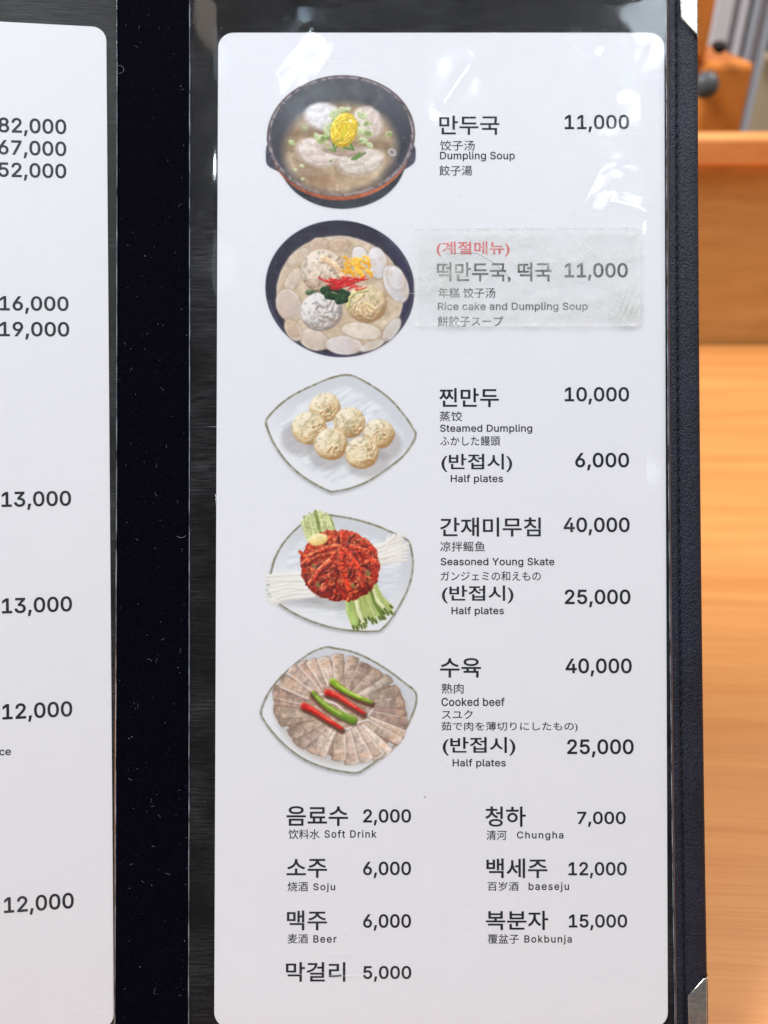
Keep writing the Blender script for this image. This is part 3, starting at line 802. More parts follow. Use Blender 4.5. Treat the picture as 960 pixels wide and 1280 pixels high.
    for p in ([(520, 478), (560, 448)], [(535, 480), (585, 445)], [(425, 400), (436, 440)], [(480, 418), (530, 430)], [(510, 395), (528, 432)]): cv.stroke(p, 5, 4, (86, 134, 56))
    for (x, y) in ((650, 262), (780, 370), (165, 242), (215, 350), (690, 520), (640, 200)):
        cv.paint(np.exp(-((X-x)**2+(Y-y)**2)/14)*.8, (180, 150, 130), False)
    sl, xx, yy = cv.local(697, 420, 745, 470); d, u, v = cv.ell(720, 443, 22, 17, 40, xx, yy)
    cv.lp(sl, np.clip(.5-(np.abs(d+3)-3)/3, 0, 1), (196, 196, 210))
    # yolk roll
    d, u, v = cv.ell(480, 332, 66, 88, 18)
    w = fbm(X+20*v, Y, 18, 61)
    cv.paint(np.clip(.5-d/4, 0, 1), mixv((196, 156, 40), (246, 224, 98), np.clip(.55-.35*v-.3*u+1.1*(w-.5), 0, 1)))
    for k in range(5):
        t = .28+.14*k
        dd = np.abs(np.hypot(u-.12, v*.9)-t-.05*(w-.5)); cv.paint(np.exp(-(dd/.022)**2)*.45*(d < -2), (190, 146, 36), False)
    for rad_, wd_ in ((.80, 10), (.62, 8), (.44, 7)):
        q = [(480+(66*rad_*math.cos(a)*.95-88*rad_*math.sin(a)*.31), 332+(88*rad_*math.sin(a)*.95+66*rad_*math.cos(a)*.31)) for a in np.linspace(.6+rad_*3, 6.3+rad_*3, 22)]
        cv.stroke([(x+3*math.sin(i*1.7), y+3*math.cos(i*2.1)) for i, (x, y) in enumerate(q)], wd_, wd_*.8, (232, 202, 70), hi=(252, 240, 140), lo=(168, 124, 22), tex=.5)
    dd, uu, vv = cv.ell(478, 345, 12, 46, 22); cv.paint(np.clip(.5-dd/4, 0, 1)*.7, (206, 196, 52), False)
    cv.paint(np.exp(-((X-512)**2+(Y-287)**2)/60), (252, 248, 216), False)
    cv.paint(np.exp(-((X-468)**2+(Y-380)**2)/40)*.7, (136, 120, 30), False)
    for (x, y) in ((445, 610), (446, 628)): cv.paint(np.exp(-((X-x)**2+(Y-y)**2)/30)*.9, (236, 200, 190), False)
    cv.build('picture of dumpling soup in a dark stone pot with lugs')

def dumpling(cv, cx, cy, r, rot, seed, base=(222, 200, 158), hi=(246, 234, 206), lo=(150, 114, 70), pleats=11, kx=0.25, ky=-.1, ysq=.95, fleck=(150, 140, 104)):
    sl, X, Y = cv.local(cx-r, cy-r, cx+r, cy+r, 14)
    wx = fbm(X+seed*31, Y, 44, seed, 3)-.5; wy = fbm(X, Y+seed*17, 44, seed+9, 3)-.5; w2 = fbm(X, Y, 9, seed+3, 3)-.5
    d, u, v = cv.ell(cx, cy, r, r*ysq, 0, X, Y)
    rr = np.hypot(u, v); z = np.sqrt(np.clip(1-rr**2, 0, 1))
    pu, pv = u-kx+.5*wx, v-ky+.5*wy; pr = np.hypot(pu, pv); an = np.arctan2(pv, pu)+pr*2.2+rot
    env = np.exp(-((pr-.42)/.30)**2)*(.35+1.3*np.clip(.5+.5*np.sin(an*1.0+seed), 0, 1))
    ridge = 1-np.abs(np.sin(an*pleats/3.0+3*wx))**1.1
    warp_ = fbm(X+60*wx, Y+60*wy, 34, seed+5, 3)-.5
    fold = 1-np.abs(2*vnoise((X+60*wy)/62+seed, (Y+60*wx)/62, seed+7)-1)
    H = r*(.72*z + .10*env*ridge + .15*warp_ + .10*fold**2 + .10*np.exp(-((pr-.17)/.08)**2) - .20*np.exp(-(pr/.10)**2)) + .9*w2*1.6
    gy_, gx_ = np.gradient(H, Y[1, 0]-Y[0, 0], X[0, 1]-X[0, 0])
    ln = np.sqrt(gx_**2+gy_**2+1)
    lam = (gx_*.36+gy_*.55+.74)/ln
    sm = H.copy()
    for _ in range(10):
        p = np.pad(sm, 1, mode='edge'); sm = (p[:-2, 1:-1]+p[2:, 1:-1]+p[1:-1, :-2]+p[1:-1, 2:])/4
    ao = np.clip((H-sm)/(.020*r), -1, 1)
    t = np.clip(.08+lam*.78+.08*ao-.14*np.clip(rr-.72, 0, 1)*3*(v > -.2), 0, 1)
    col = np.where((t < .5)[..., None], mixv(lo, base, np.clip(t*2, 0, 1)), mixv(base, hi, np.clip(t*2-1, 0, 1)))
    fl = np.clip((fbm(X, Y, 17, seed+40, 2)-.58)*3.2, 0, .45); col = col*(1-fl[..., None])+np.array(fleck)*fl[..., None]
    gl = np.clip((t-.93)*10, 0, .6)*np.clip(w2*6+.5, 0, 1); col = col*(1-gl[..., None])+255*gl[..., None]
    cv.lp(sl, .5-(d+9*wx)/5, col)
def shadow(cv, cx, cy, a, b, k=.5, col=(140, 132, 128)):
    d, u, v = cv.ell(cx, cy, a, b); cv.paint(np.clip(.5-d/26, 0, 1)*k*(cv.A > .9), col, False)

def pic_rice():
    cv = Cv(310, 265, 550, 465); X, Y = cv.X, cv.Y
    n = fbm(X, Y, 10, 5); nb = fbm(X, Y, 80, 9)
    d, u, v = cv.ell(460, 385, 373, 341, 8)
    cv.paint(.5-d/4, mixv((34, 32, 46), (58, 56, 76), n))
    cv.paint(np.exp(-((d+10)/4)**2)*.5*((v > .3) | (u > .4)), (112, 108, 138), False)
    cv.paint(np.exp(-((d+30)/10)**2)*.35*(u > .5), (72, 60, 130), False)
    cv.paint(np.clip((-v-.3), 0, 1)*.5*(d < -12), (62, 60, 68), False)
    d, u, v = cv.ell(462, 408, 318, 286, 10); b = fbm(X, Y, 46, 31); b2 = fbm(X, Y, 9, 36)
    cv.paint(np.clip(.5-(d+12*(b-.5))/8, 0, 1), mixv((184, 160, 134), (222, 206, 186), np.clip((b-.2)*1.4+.3*(b2-.5), 0, 1)))
    cv.paint(np.exp(-((d+3)/5)**2)*.5, (226, 214, 200), False)
    def cake(cx, cy, a, bb, r, c=(212, 204, 200), al=1):
        sl, xx, yy = cv.local(cx-a-bb, cy-a-bb, cx+a+bb, cy+a+bb); d, u, v = cv.ell(cx, cy, a, bb, r, xx, yy)
        cv.lp(sl, np.clip(.5-(d-4)/12, 0, 1)*.38, (140, 112, 88))
        w = fbm(xx, yy, 20, int(cx+cy)); c = np.array(c, float)
        k = np.clip(.5-.5*((yy-cy)*.8+(xx-cx)*.4)/max(a, bb)+.5*(w-.5), 0, 1)
        cv.lp(sl, np.clip(.5-d/4, 0, 1)*al, mixv(c*.93, np.minimum(255, c*1.07), k))
        sub = np.clip((fbm(xx, yy, 44, 77, 3)-.52)*5, 0, .75)*np.clip(.5-d/4, 0, 1); cv.lp(sl, sub*.6, (204, 182, 158)); cv.lp(sl, np.exp(-((d+4)/5)**2)*.35*np.clip((w-.4)*4, 0, 1), (240, 238, 240))
    for a in ((358, 170, 48, 40, 10, (196, 170, 150)), (455, 165, 50, 30, 0, (196, 168, 144)), (250, 225, 62, 28, -35, (206, 186, 166)), (225, 340, 66, 30, -60, (208, 190, 174)),
              (205, 468, 62, 84, -20, (202, 184, 172)), (560, 225, 38, 52, -20, (216, 210, 208)), (645, 255, 48, 78, -8, (216, 212, 214)), (740, 360, 56, 98, -24, (208, 202, 202)),
              (740, 330, 40, 60, -20, (214, 208, 208)), (330, 640, 76, 50, 20, (204, 188, 174)), (225, 590, 36, 60, -30, (196, 172, 150)), (480, 668, 92, 46, 4, (208, 198, 196)), (718, 590, 30, 70, 36, (198, 190, 184)),
              (620, 668, 66, 22, -22, (200, 188, 176))): cake(*a)
    for p in ([(300, 404), (340, 398), (400, 388)],):
        cv.stroke(p, 13, 12, (92, 112, 84), (124, 142, 108), (60, 78, 58), .9, 3)
    dumpling(cv, 372, 294, 108, 0, 71, (214, 194, 174), (242, 230, 218), (150, 122, 100), 12, .35, .0, .98, (130, 128, 120))
    cv.stroke([(380, 235), (445, 275), (470, 320)], 18, 12, (222, 190, 156), tex=.5)
    cv.stroke([(330, 250), (380, 290), (430, 330)], 12, 12, (224, 204, 184), tex=.4)
    dumpling(cv, 366, 500, 106, 1, 81, (212, 204, 200), (238, 234, 232), (152, 136, 126), 10, .05, -.12, .92, (112, 116, 122))
    dumpling(cv, 592, 460, 104, 2, 91, (214, 190, 158), (240, 224, 198), (160, 126, 92), 12, -.2, .15, .92, (150, 150, 88))
    cv.stroke([(500, 480), (510, 430), (545, 400), (600, 395)], 10, 7, (196, 190, 132), tex=.4)
    for k in range(9):
        a = k*.5; cv.stroke([(560+20*math.cos(a), 455+16*math.sin(a)), (590+56*math.cos(a+.5), 462+50*math.sin(a+.5))], 5, 8, (222, 192, 150), tex=.5, seed=k)
    for p in ([(380, 395), (420, 380), (470, 400), (500, 410)], [(400, 418), (455, 430), (490, 424)], [(455, 445), (490, 442)]): cv.stroke(p, 20, 13, (40, 66, 42), (60, 92, 54), (24, 42, 30), .9)
    cake(568, 596, 98, 40, 8, (220, 208, 194))
    rr = random.Random(8)
    for i in range(34):
        t = rr.random(); x = 470+rr.random()*130; y = 215+rr.random()*100; a = rr.uniform(.2, 1.3); L = rr.uniform(22, 52)
        if x+y < 730 and x > 560 and y < 240: continue
        g = rr.random(); cv.stroke([(x, y), (x+L*.5*math.cos(a)+4, y+L*.5*math.sin(a)), (min(618, x+L*math.cos(a+.3)), min(336, y+L*math.sin(a+.3)))], 7, 4.5, (236, 168, 34) if g > .4 else (248, 200, 76), hi=(255, 226, 130), lo=(190, 120, 16))
    for i in range(46):
        x = rr.gauss(480, 46); y = rr.gauss(356, 16); a = rr.uniform(-.75, .45); L = rr.uniform(28, 62)
        cv.stroke([(x-L*.5*math.cos(a), y-L*.5*math.sin(a)), (x, y+3), (min(606, x+L*.6*math.cos(a)), y+L*.6*math.sin(a))], 4.2, 2.4, (206, 26, 30) if i % 3 else (232, 52, 46), hi=(246, 90, 80), lo=(120, 10, 16))
    cv.build('picture of rice cake and dumpling soup in a black bowl')

def pic_steamed():
    cv = Cv(310, 455, 550, 635); X, Y = cv.X, cv.Y
    plate(cv, [(490, 52), (545, 64), (640, 118), (720, 180), (790, 262), (834, 330), (842, 350), (832, 388), (780, 462), (700, 532), (610, 596), (520, 636), (430, 656), (398, 652), (320, 612), (240, 556),
               (170, 482), (120, 402), (92, 330), (84, 290), (98, 262), (160, 200), (230, 150), (320, 106), (410, 68)], streak=-.55)
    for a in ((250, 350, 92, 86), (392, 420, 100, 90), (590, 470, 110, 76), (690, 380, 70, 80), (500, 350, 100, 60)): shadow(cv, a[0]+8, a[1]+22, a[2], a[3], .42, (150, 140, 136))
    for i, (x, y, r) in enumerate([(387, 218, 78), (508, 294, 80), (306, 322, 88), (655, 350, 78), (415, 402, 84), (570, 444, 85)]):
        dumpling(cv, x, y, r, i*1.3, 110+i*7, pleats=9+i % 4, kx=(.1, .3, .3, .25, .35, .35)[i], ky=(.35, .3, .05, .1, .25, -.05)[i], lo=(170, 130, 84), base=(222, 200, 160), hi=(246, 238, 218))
    cv.build('picture of six steamed dumplings on a pale square plate')

def pic_skate():
    cv = Cv(310, 630, 550, 810); X, Y = cv.X, cv.Y
    plate(cv, [(400, 52), (440, 56), (540, 74), (640, 104), (720, 138), (790, 172), (812, 196), (826, 262), (828, 320), (812, 400), (770, 500), (720, 588), (680, 634), (650, 650), (560, 652), (440, 640), (320, 606), (220, 560), (140, 506),
               (94, 458), (90, 420), (104, 350), (130, 270), (180, 186), (250, 112), (320, 68)], streak=-.1)
    rr = random.Random(5)
    shadow(cv, 470, 470, 190, 60, .4); shadow(cv, 230, 490, 120, 22, .3)
    for i in range(70):   # radish, left
        t = rr.random(); y0 = 350+t*150; x0 = 85+rr.random()*60; y1 = 345+t*95+rr.uniform(-10, 10)
        cv.stroke([(x0, y0+rr.uniform(-8, 8)), (200, (y0+y1)/2+rr.uniform(-8, 8)), (330, y1+20*t+rr.uniform(-9, 9))], 4, 8, (229, 226, 220), hi=(242, 241, 238), lo=(204, 198, 188))
    for i in range(75):   # radish, right
        t = rr.random(); x1 = 700+rr.random()*105; y1 = 150+t*130+rr.uniform(-12, 12)
        cv.stroke([(620, 215+t*95+rr.uniform(-14, 14)), (690, (230+t*80+y1)/2), (x1, y1)], 8, 5, (229, 224, 217), hi=(242, 240, 236), lo=(210, 200, 186))
    for i in range(52):   # cucumber, top left
        t = rr.random(); x0 = 270+t*150+rr.uniform(-6, 6); y0 = 95-45*math.sin(t*3)+rr.uniform(-22, 12)
        cv.stroke([(x0, y0), (x0+12, y0+45), (305+t*135, 190-t*50)], 5, 9, ((200, 206, 150) if rr.random() > .3 else (138, 152, 80)), hi=(232, 234, 198), lo=(120, 132, 74), tex=.5)
    for i in range(56):   # cucumber, bottom right
        t = rr.random(); x1 = 525+t*215+rr.uniform(-8, 8); y1 = 628-t*95+rr.uniform(-30, 14)
        xs, ysx = 495+t*150, 455-t*60; col = (174, 186, 112) if rr.random() > .4 else ((222, 226, 180) if rr.random() > .3 else (112, 132, 62))
        mx, my = (xs+x1)/2-8, (ysx+y1)/2+8
        cv.stroke([(xs, ysx), (mx, my), (x1, y1)], 11, 8, col, lo=(100, 126, 52))
        cv.stroke([(x1-(x1-mx)*.16, y1-(y1-my)*.16), (x1, y1)], 5.5, 4.5, (78, 92, 44))
    cv.stroke([(500, 480), (505, 540), (540, 600)], 14, 14, (176, 200, 120), hi=(214, 226, 160), lo=(92, 122, 50))
    d, u, v = cv.ell(462, 308, 200, 180, 5); w = fbm(X, Y, 30, 44); w2 = fbm(X, Y, 9, 45)
    t = np.clip(.55-.3*v+1.2*(w2-.5)+.5*(w-.5), 0, 1)
    cv.paint(.5-(d+26*(w-.5)+10*(w2-.5))/4, np.where((t < .5)[..., None], mixv((84, 22, 16), (172, 44, 26), t*2), mixv((172, 44, 26), (222, 92, 52), t*2-1)))
    for i in range(110):
        a = rr.uniform(0, 6.28); q = math.sqrt(rr.random())*.86; x = 462+195*q*math.cos(a); y = 308+172*q*math.sin(a); b = math.atan2(y-210, x-470)+rr.gauss(0, 1.0); L = rr.uniform(14, 62)
        c = rr.choice([(186, 54, 34), (160, 38, 26), (206, 80, 48), (128, 30, 20), (196, 92, 56), (112, 30, 18), (150, 60, 34)])
        cv.stroke([(x, y), (x+L*.5*math.cos(b), y+L*.5*math.sin(b)), (x+L*math.cos(b+.5), y+L*math.sin(b+.5))], rr.uniform(8, 15), rr.uniform(5, 9), c, hi=(236, 146, 108), lo=(70, 16, 10), tex=1.3, seed=i)
    for p, wd in (([(455, 212), (390, 222), (320, 256), (275, 300)], 14), ([(465, 215), (462, 290), (480, 360), (505, 425)], 18), ([(490, 225), (520, 270), (535, 300)], 16), ([(520, 270), (560, 330), (576, 410)], 14),
                  ([(490, 205), (560, 225), (610, 270), (645, 305)], 13), ([(410, 290), (350, 340), (312, 395)], 18), ([(560, 190), (600, 200), (625, 240)], 12), ([(470, 140), (475, 200)], 14), ([(420, 270), (430, 250), (350, 262), (300, 290)], 12)):
        cv.stroke(p, wd, wd*.75, (204, 66, 40), hi=(240, 156, 112), lo=(96, 22, 14), tex=1.5, seed=int(p[0][0]))
    d, u, v = cv.ell(352, 178, 48, 30, -14); cv.paint(np.clip(.5-d/10, 0, 1), mixv((222, 190, 110), (250, 238, 190), np.clip(.5-v*.6, 0, 1)))
    for (x, y, r) in ((600, 345, 18), (526, 408, 14), (350, 405, 14), (330, 310, 13)):
        d, u, v = cv.ell(x, y, r, r*.7, 50); cv.paint(np.clip(.5-d/5, 0, 1)*.8, (134, 128, 72), False)
    cv.build('picture of red seasoned skate with cucumber and radish strips')

def pic_beef():
    cv = Cv(310, 795, 550, 985); X, Y = cv.X, cv.Y
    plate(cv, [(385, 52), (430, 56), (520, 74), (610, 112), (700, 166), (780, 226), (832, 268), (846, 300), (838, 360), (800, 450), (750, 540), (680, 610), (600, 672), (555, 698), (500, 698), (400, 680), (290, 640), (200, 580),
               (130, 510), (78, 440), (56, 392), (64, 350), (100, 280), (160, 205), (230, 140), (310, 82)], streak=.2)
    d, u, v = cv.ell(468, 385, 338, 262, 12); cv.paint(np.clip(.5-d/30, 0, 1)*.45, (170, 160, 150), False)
    rr = random.Random(11)
    cx, cy = 466, 365
    n = 29
    order = list(range(n))
    def slice_(ang, i, r0=.30, r1=1.0):
        ang += rr.uniform(-.05, .05); ca, sa = math.cos(ang), math.sin(ang)
        ex, ey = 330*ca, 262*sa
        # shear with the plate
        def pt(k, w):
            x = cx+ex*k+(-sa)*w; y = cy+(ey+ex*.12)*k+ca*w; return (x, y)
        w1 = 31+rr.uniform(-7, 5); w0 = 24
        q = r1+rr.uniform(-.03, .03)
        pts = [pt(r0, -w0), pt((r0+q)/2, -w1*.9), pt(q, -w1), pt(q+.025, 0), pt(q, w1), pt((r0+q)/2, w1*.9), pt(r0, w0)]
        P_ = np.array(pts)
        sl, xx, yy = cv.local(P_[:, 0].min(), P_[:, 1].min(), P_[:, 0].max(), P_[:, 1].max())
        dd = cv.poly(pts, xx+0, yy+0)
        w = fbm(xx, yy, 26, i*3, 4); w2 = fbm((xx*ca+yy*sa)/3.2, (yy*ca-xx*sa), 8, i*5+1, 3)
        cv.lp(sl, np.clip(.5-(dd-3)/6, 0, 1)*.5*(cv.A[sl] > .5), (120, 92, 78))
        side = ((yy-cy)*ca-(xx-cx)*sa)/w1
        base = rr.choice([(188, 166, 152), (178, 152, 138), (200, 180, 166), (190, 168, 150), (172, 146, 132), (206, 190, 176)])
        fib = fbm((xx*ca+yy*sa), (yy*ca-xx*sa)/5, 7, i*7+2, 2); t = np.clip(.60+1.2*(w-.5)+.5*(w2-.5)+.6*(fib-.5)-.22*side, 0, 1)
        col = mixv(np.array(base)*.78, np.minimum(255, np.array(base)*1.18+6), t)
        cv.lp(sl, np.clip(.5-(dd+4*(w-.5))/3.5, 0, 1), col)
        cv.lp(sl, np.exp(-((dd+4)/4)**2)*.9*np.clip(-side*1.2+.3, 0, 1), (228, 216, 206))
        cv.lp(sl, np.exp(-((dd+3)/2.6)**2)*.45*np.clip(side*1.2, 0, 1), (120, 88, 70))
        rad = np.hypot((xx-cx)/330, (yy-cy)/262)
        cv.lp(sl, np.exp(-((rad-q+.07)/.05)**2)*np.clip((w-.4)*3, 0, .55)*(dd < -4), (206, 164, 132))
    d, u, v = cv.ell(cx, cy, 300, 236, 11); w = fbm(X, Y, 16, 93)
    cv.paint(np.clip(.5-(d+14*(w-.5))/6, 0, 1), mixv((128, 100, 86), (186, 160, 144), np.clip((w-.25)*2, 0, 1)))
    a0 = math.radians(100)
    for i in range(n):      # fans drop away from the back to the front
        slice_(a0 + math.radians(180) + 2*math.pi*i/n*1.0, i)
    d, u, v = cv.ell(452, 355, 150, 92, 22); w = fbm(X, Y, 20, 90)
    cv.paint(np.clip(.5-(d+30*(w-.5))/6, 0, 1), mixv((164, 128, 108), (212, 188, 172), np.clip((w-.25)*2, 0, 1)))
    for p in ([(330, 300), (380, 290), (420, 310)], [(560, 400), (600, 400), (640, 345)], [(440, 460), (500, 465), (560, 430), (600, 420)], [(380, 320), (440, 340), (500, 390)]):
        cv.stroke(p, 6, 4, (230, 218, 208))
    for (pts, c, hi, lo) in (([(424, 226), (470, 262), (540, 300), (618, 330)], (134, 168, 40), (206, 222, 120), (78, 106, 22)),
                             ([(398, 280), (450, 300), (520, 345), (578, 384)], (208, 38, 28), (250, 120, 100), (130, 16, 12)),
                             ([(326, 282), (370, 330), (440, 380), (525, 420)], (116, 152, 38), (190, 212, 110), (70, 96, 22)),
                             ([(280, 348), (330, 372), (400, 418), (468, 460)], (206, 38, 28), (248, 110, 90), (128, 16, 12))):
        up = pts[0][0] in (424, 398, 280)
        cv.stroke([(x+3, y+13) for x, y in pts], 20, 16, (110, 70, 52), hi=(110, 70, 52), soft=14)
        cv.stroke(smooth_open(pts), 17 if up else 9, 8 if up else 22, c, hi=hi, lo=lo, tex=.25, seed=int(pts[0][0]))
        q = smooth_open(pts); cv.stroke([(x-3, y-6) for x, y in q[3:-4]], 2.5, 4, hi, hi=hi, lo=hi, soft=6)
    cv.build('picture of sliced cooked beef with red and green chillies')
def smooth_open(pts, n=6):
    p = np.array([2*np.array(pts[0])-np.array(pts[1])]+[np.array(a) for a in pts]+[2*np.array(pts[-1])-np.array(pts[-2])], float); out = []
    for i in range(1, len(p)-2):
        for k in range(n):
            t = k/n; p0, p1, p2, p3 = p[i-1], p[i], p[i+1], p[i+2]
            out.append(tuple(.5*((2*p1)+(-p0+p2)*t+(2*p0-5*p1+4*p2-p3)*t*t+(-p0+3*p1-3*p2+p3)*t**3)))
    out.append(tuple(p[-2])); return out
pic_soup(); pic_rice(); pic_steamed(); pic_skate(); pic_beef()

# ------------------------------------------------------------------ plastic sleeves, wavy real film
def seg_d(x, y, x1, y1, x2, y2):
    ex, ey = x2-x1, y2-y1; t = np.clip(((x-x1)*ex+(y-y1)*ey)/(ex*ex+ey*ey), 0, 1)
    return np.hypot(x-x1-t*ex, y-y1-t*ey), t
RIDGES = [(345, 92, 388, 40, 7, .16), (395, 95, 420, 60, 8, .2), (555, 130, 585, 85, 7, .22), (640, 150, 760, 175, 9, .10), (705, 45, 740, 80, 5, .12),
          (725, 262, 750, 215, 6, .14), (770, 252, 850, 275, 9, .22), (640, 80, 660, 200, 12, .10), (590, 60, 625, 190, 14, .14), (760, 60, 832, 40, 12, .25)]
BUMPS = [(775, 122, 20, 20, .30), (770, 206, 18, 12, .24), (800, 60, 12, 16, .2), (806, 212, 8, 14, .12), (246, 215, 8, 12, .16), (256, 622, 8, 5, .05),
         (355, 120, 30, 40, .12), (700, 160, 60, 70, .12), (805, 560, 30, 30, .04), (560, 450, 20, 6, .03), (400, 622, 8, 8, .03)]
def film_h(x, y):
    h = .10*(fbm(x+900, y+900, 130, 401, 3)-.5)*2
    h += .07*np.clip(1-y/420, 0, 1)*(fbm(x+900, y+900, 75, 405, 3)-.5)*2
    for (x1, y1, x2, y2, w, a) in RIDGES:
        d, t = seg_d(x, y, x1, y1, x2, y2); h = h + .3*a*np.exp(-(d/w)**2)
    for (cx, cy, rx, ry, a) in BUMPS:
        h = h + .3*a*np.exp(-((x-cx)/rx)**2-((y-cy)/ry)**2)
    return h
def film(name, xa, xb, xc, xd, y0, y1, side, parent, nx, ny, seedoff=0, label=None, mat=None):
    vs_ = []
    U = np.linspace(0, 1, nx); V = np.linspace(0, 1, ny)
    UU, VV = np.meshgrid(U, V)
    XX = (xa+(xc-xa)*VV)*(1-UU)+(xb+(xd-xb)*VV)*UU; YY = y0+(y1-y0)*VV
    edge = np.clip(np.minimum(np.minimum(UU, 1-UU)*nx/9, np.minimum(VV, 1-VV)*ny/9), 0, 1)
    HH = .62+edge*(.22+film_h(XX+seedoff, YY))
    for j in range(ny):
        for i in range(nx):
            vs_.append(side(XX[j, i], YY[j, i], max(.5, HH[j, i])))
    fs = [(j*nx+i, (j+1)*nx+i, (j+1)*nx+i+1, j*nx+i+1) for j in range(ny-1) for i in range(nx-1)]
    return link(name, new_mesh(name, vs_, fs, [mat or M_sleeve], True), parent, label)
film('sleeve', 237.8, 832.8, 236.4, 843.6, -28, 1300, P, folder, 170, 340, label='clear creased plastic sleeve over the right page')
film('sleeve', -420, 146.5, -420, 143.8, -28, 1300, PL, leaf, 90, 120, 3000, label='scuffed clear plastic sleeve over the left page', mat=M_sleeve_worn)
def edge_strip(x0, x1, z, w, side, parent, seed):
    vs_, fs = [], []; n = 60; r = random.Random(seed)
    for k in range(n+1):
        y = -28+1328*k/n; x = x0+(x1-x0)*bend(max(0, min(1, y/1280)))+r.uniform(-.15, .15)
        ww = w*(.7+.5*r.random())
        for (dx, dz) in ((-ww/2, 0), (-ww/3, .18), (ww/3, .18), (ww/2, 0)): vs_.append(side(x+dx, y, z+dz))
    for k in range(n):
        for i in range(3): fs.append((k*4+i, k*4+4+i, k*4+5+i, k*4+1+i))
    return link('sleeve_edge', new_mesh('sleeve_edge', vs_, fs, [M_edge], True), parent)
edge_strip(237.6, 236.2, .62, 1.1, P, folder, 1)
edge_strip(832.3, 843.2, .62, 1.2, P, folder, 2)
edge_strip(146.6, 144, .62, 1.2, PL, leaf, 3)

# worn clear tape over the seasonal dish
tp = warp(rounded(516.5, 800, 287.5, 407.5, 6), lambda x, y: (x + (1.5 if y > 350 else 0) + 1.1*math.sin(y*.21), y + .9*math.sin(x*.05)))
def tape():
    nx, ny = 120, 52; vs_, fs = [], []
    r = random.Random(6)
    UU, VV = np.meshgrid(np.linspace(0, 1, nx), np.linspace(0, 1, ny)); FH = film_h(516.5+283*UU, 287.5+121*VV)
    for j in range(ny):
        for i in range(nx):
            u, v = i/(nx-1), j/(ny-1)
            x = 516.5+283*u; y = 287.5+121*v
            cxr = 7
            # rounded corners
            ex = max(cxr-(x-516.5), cxr-(799.5-x), 0); ey = max(cxr-(y-287.5), cxr-(408.5-y), 0)
            if ex > 0 and ey > 0:
                L = max(ex, ey)/math.hypot(ex, ey); x += (1 if x < 600 else -1)*(ex-ex*L); y += (1 if y < 350 else -1)*(ey-ey*L)
            y += 1.6*u*(1 if v > .5 else 0) - 1.2*u
            x += .8*math.sin(y*.3)*(u > .9)
            fh = float(FH[j, i])
            cr = math.exp(-((x-783)/14)**2-((y-385)/22)**2)
            hh = .62+.22+max(fh, -.3)+.16 + .35*cr*(1+math.sin(x*.9+y*.35)) + .30*math.exp(-min(u*283, (1-u)*283, v*121, (1-v)*121)/2.0)*(1+.5*math.sin(x*.21)+.5*math.sin(y*.4)) + .06*math.sin(x*.05+1)*math.sin(y*.09)
            vs_.append(P(x, y, max(hh, 1.0)))
    for j in range(ny-1):
        for i in range(nx-1): fs.append((j*nx+i, (j+1)*nx+i, (j+1)*nx+i+1, j*nx+i+1))
    return link('tape', new_mesh('tape', vs_, fs, [M_tape], True), folder, 'cloudy strip of worn clear tape stuck over the seasonal dish lines')
tape()

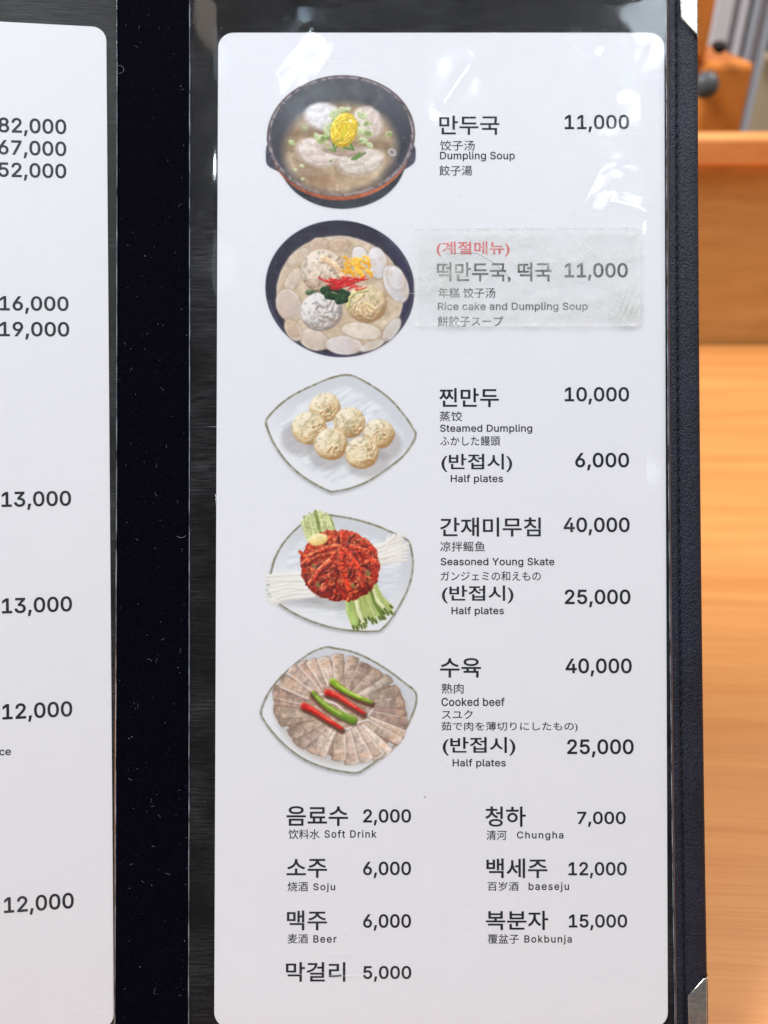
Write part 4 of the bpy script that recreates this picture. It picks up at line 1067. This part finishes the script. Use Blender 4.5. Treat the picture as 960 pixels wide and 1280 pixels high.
# lint, hairs and dust caught on the spine and the sleeves
def tube(bm, pts, r, seg=5):
    rings = []
    for i, p in enumerate(pts):
        t = (pts[min(i+1, len(pts)-1)]-pts[max(i-1, 0)]).normalized()
        a = t.cross(Vector((0, 0, 1))).normalized(); b = t.cross(a)
        rings.append([bm.verts.new(p+(a*math.cos(2*math.pi*k/seg)+b*math.sin(2*math.pi*k/seg))*r) for k in range(seg)])
    for A_, B_ in zip(rings, rings[1:]):
        for k in range(seg): bm.faces.new((A_[k], A_[(k+1) % seg], B_[(k+1) % seg], B_[k]))
bm = bmesh.new(); r = random.Random(21)
for i in range(190):
    if i < 170: x, y, z = r.uniform(150, 234), r.uniform(0, 1280), .5
    else: x, y, z = r.choice([r.uniform(240, 270), r.uniform(270, 830)]), r.uniform(5, 1280), 1.3
    s = r.choice([.18, .22, .3, .42])*.00028
    c = P(x, y, z)
    q = bmesh.ops.create_icosphere(bm, subdivisions=1, radius=s)
    sc = Vector((r.uniform(.6, 1.6), r.uniform(.6, 1.6), .5))
    for v in q['verts']: v.co = Vector((v.co.x*sc.x, v.co.y*sc.y, v.co.z*sc.z))+c
for i in range(34):
    x, y = r.uniform(152, 232), r.uniform(10, 1270); a = r.uniform(0, 6.3); L = r.uniform(2, 7); k = r.uniform(-.5, .5); pts = []
    for j in range(5):
        pts.append(P(x, y, .52)); x += L/4*math.cos(a); y += L/4*math.sin(a); a += k
    tube(bm, pts, .000028)
def loop_hair(cx, cy, rx, ry, a0, a1, z):
    tube(bm, [P(cx+rx*math.cos(a), cy+ry*math.sin(a), z) for a in np.linspace(a0, a1, 14)], .00007)
loop_hair(149.5, 88, 6, 5, -2.0, 1.8, .6)
loop_hair(227, 668, 6, 4, .3, 2.6, .6)
dust = link('lint', bm_mesh('lint', bm, [M_dust])); dust.matrix_world = MM
tag(dust, 'pale specks of dust and lint caught on the black spine and sleeves', kind='stuff')
bm = bmesh.new(); r = random.Random(5)
for (x, y, sz) in [(531, 996, 1.2), (717, 268, .8), (575, 246, .7), (437, 268, .7), (285, 121, .8), (832, 520, .6), (560, 1178, .5), (690, 760, .6)]+[(r.uniform(280, 825), r.uniform(50, 1270), r.uniform(.25, .55)) for _ in range(26)]:
    q = bmesh.ops.create_icosphere(bm, subdivisions=1, radius=sz*.00028); c = P(x, y, .36)
    for v in q['verts']: v.co = Vector((v.co.x, v.co.y*r.uniform(.5, 1), v.co.z*.3))+c
gr = link('grime', bm_mesh('grime', bm, [mat_plain('brown_grime', lin(150, 125, 105), .9)])); gr.matrix_world = MM
tag(gr, 'tiny brown and grey specks of grime dotted over the right sheet', kind='stuff')
hair_bm = bmesh.new(); bm = hair_bm
tube(bm, [P(x, y, 1.75) for x, y in smooth_open([(558, 320), (590, 318), (612, 328), (630, 342), (636, 352)])], .00006)
h1 = link('hair', bm_mesh('hair', bm, [mat_plain('dark_hair', lin(70, 66, 80), .6)])); h1.matrix_world = MM
tag(h1, 'thin curved dark hair on the cloudy tape', 'hair')
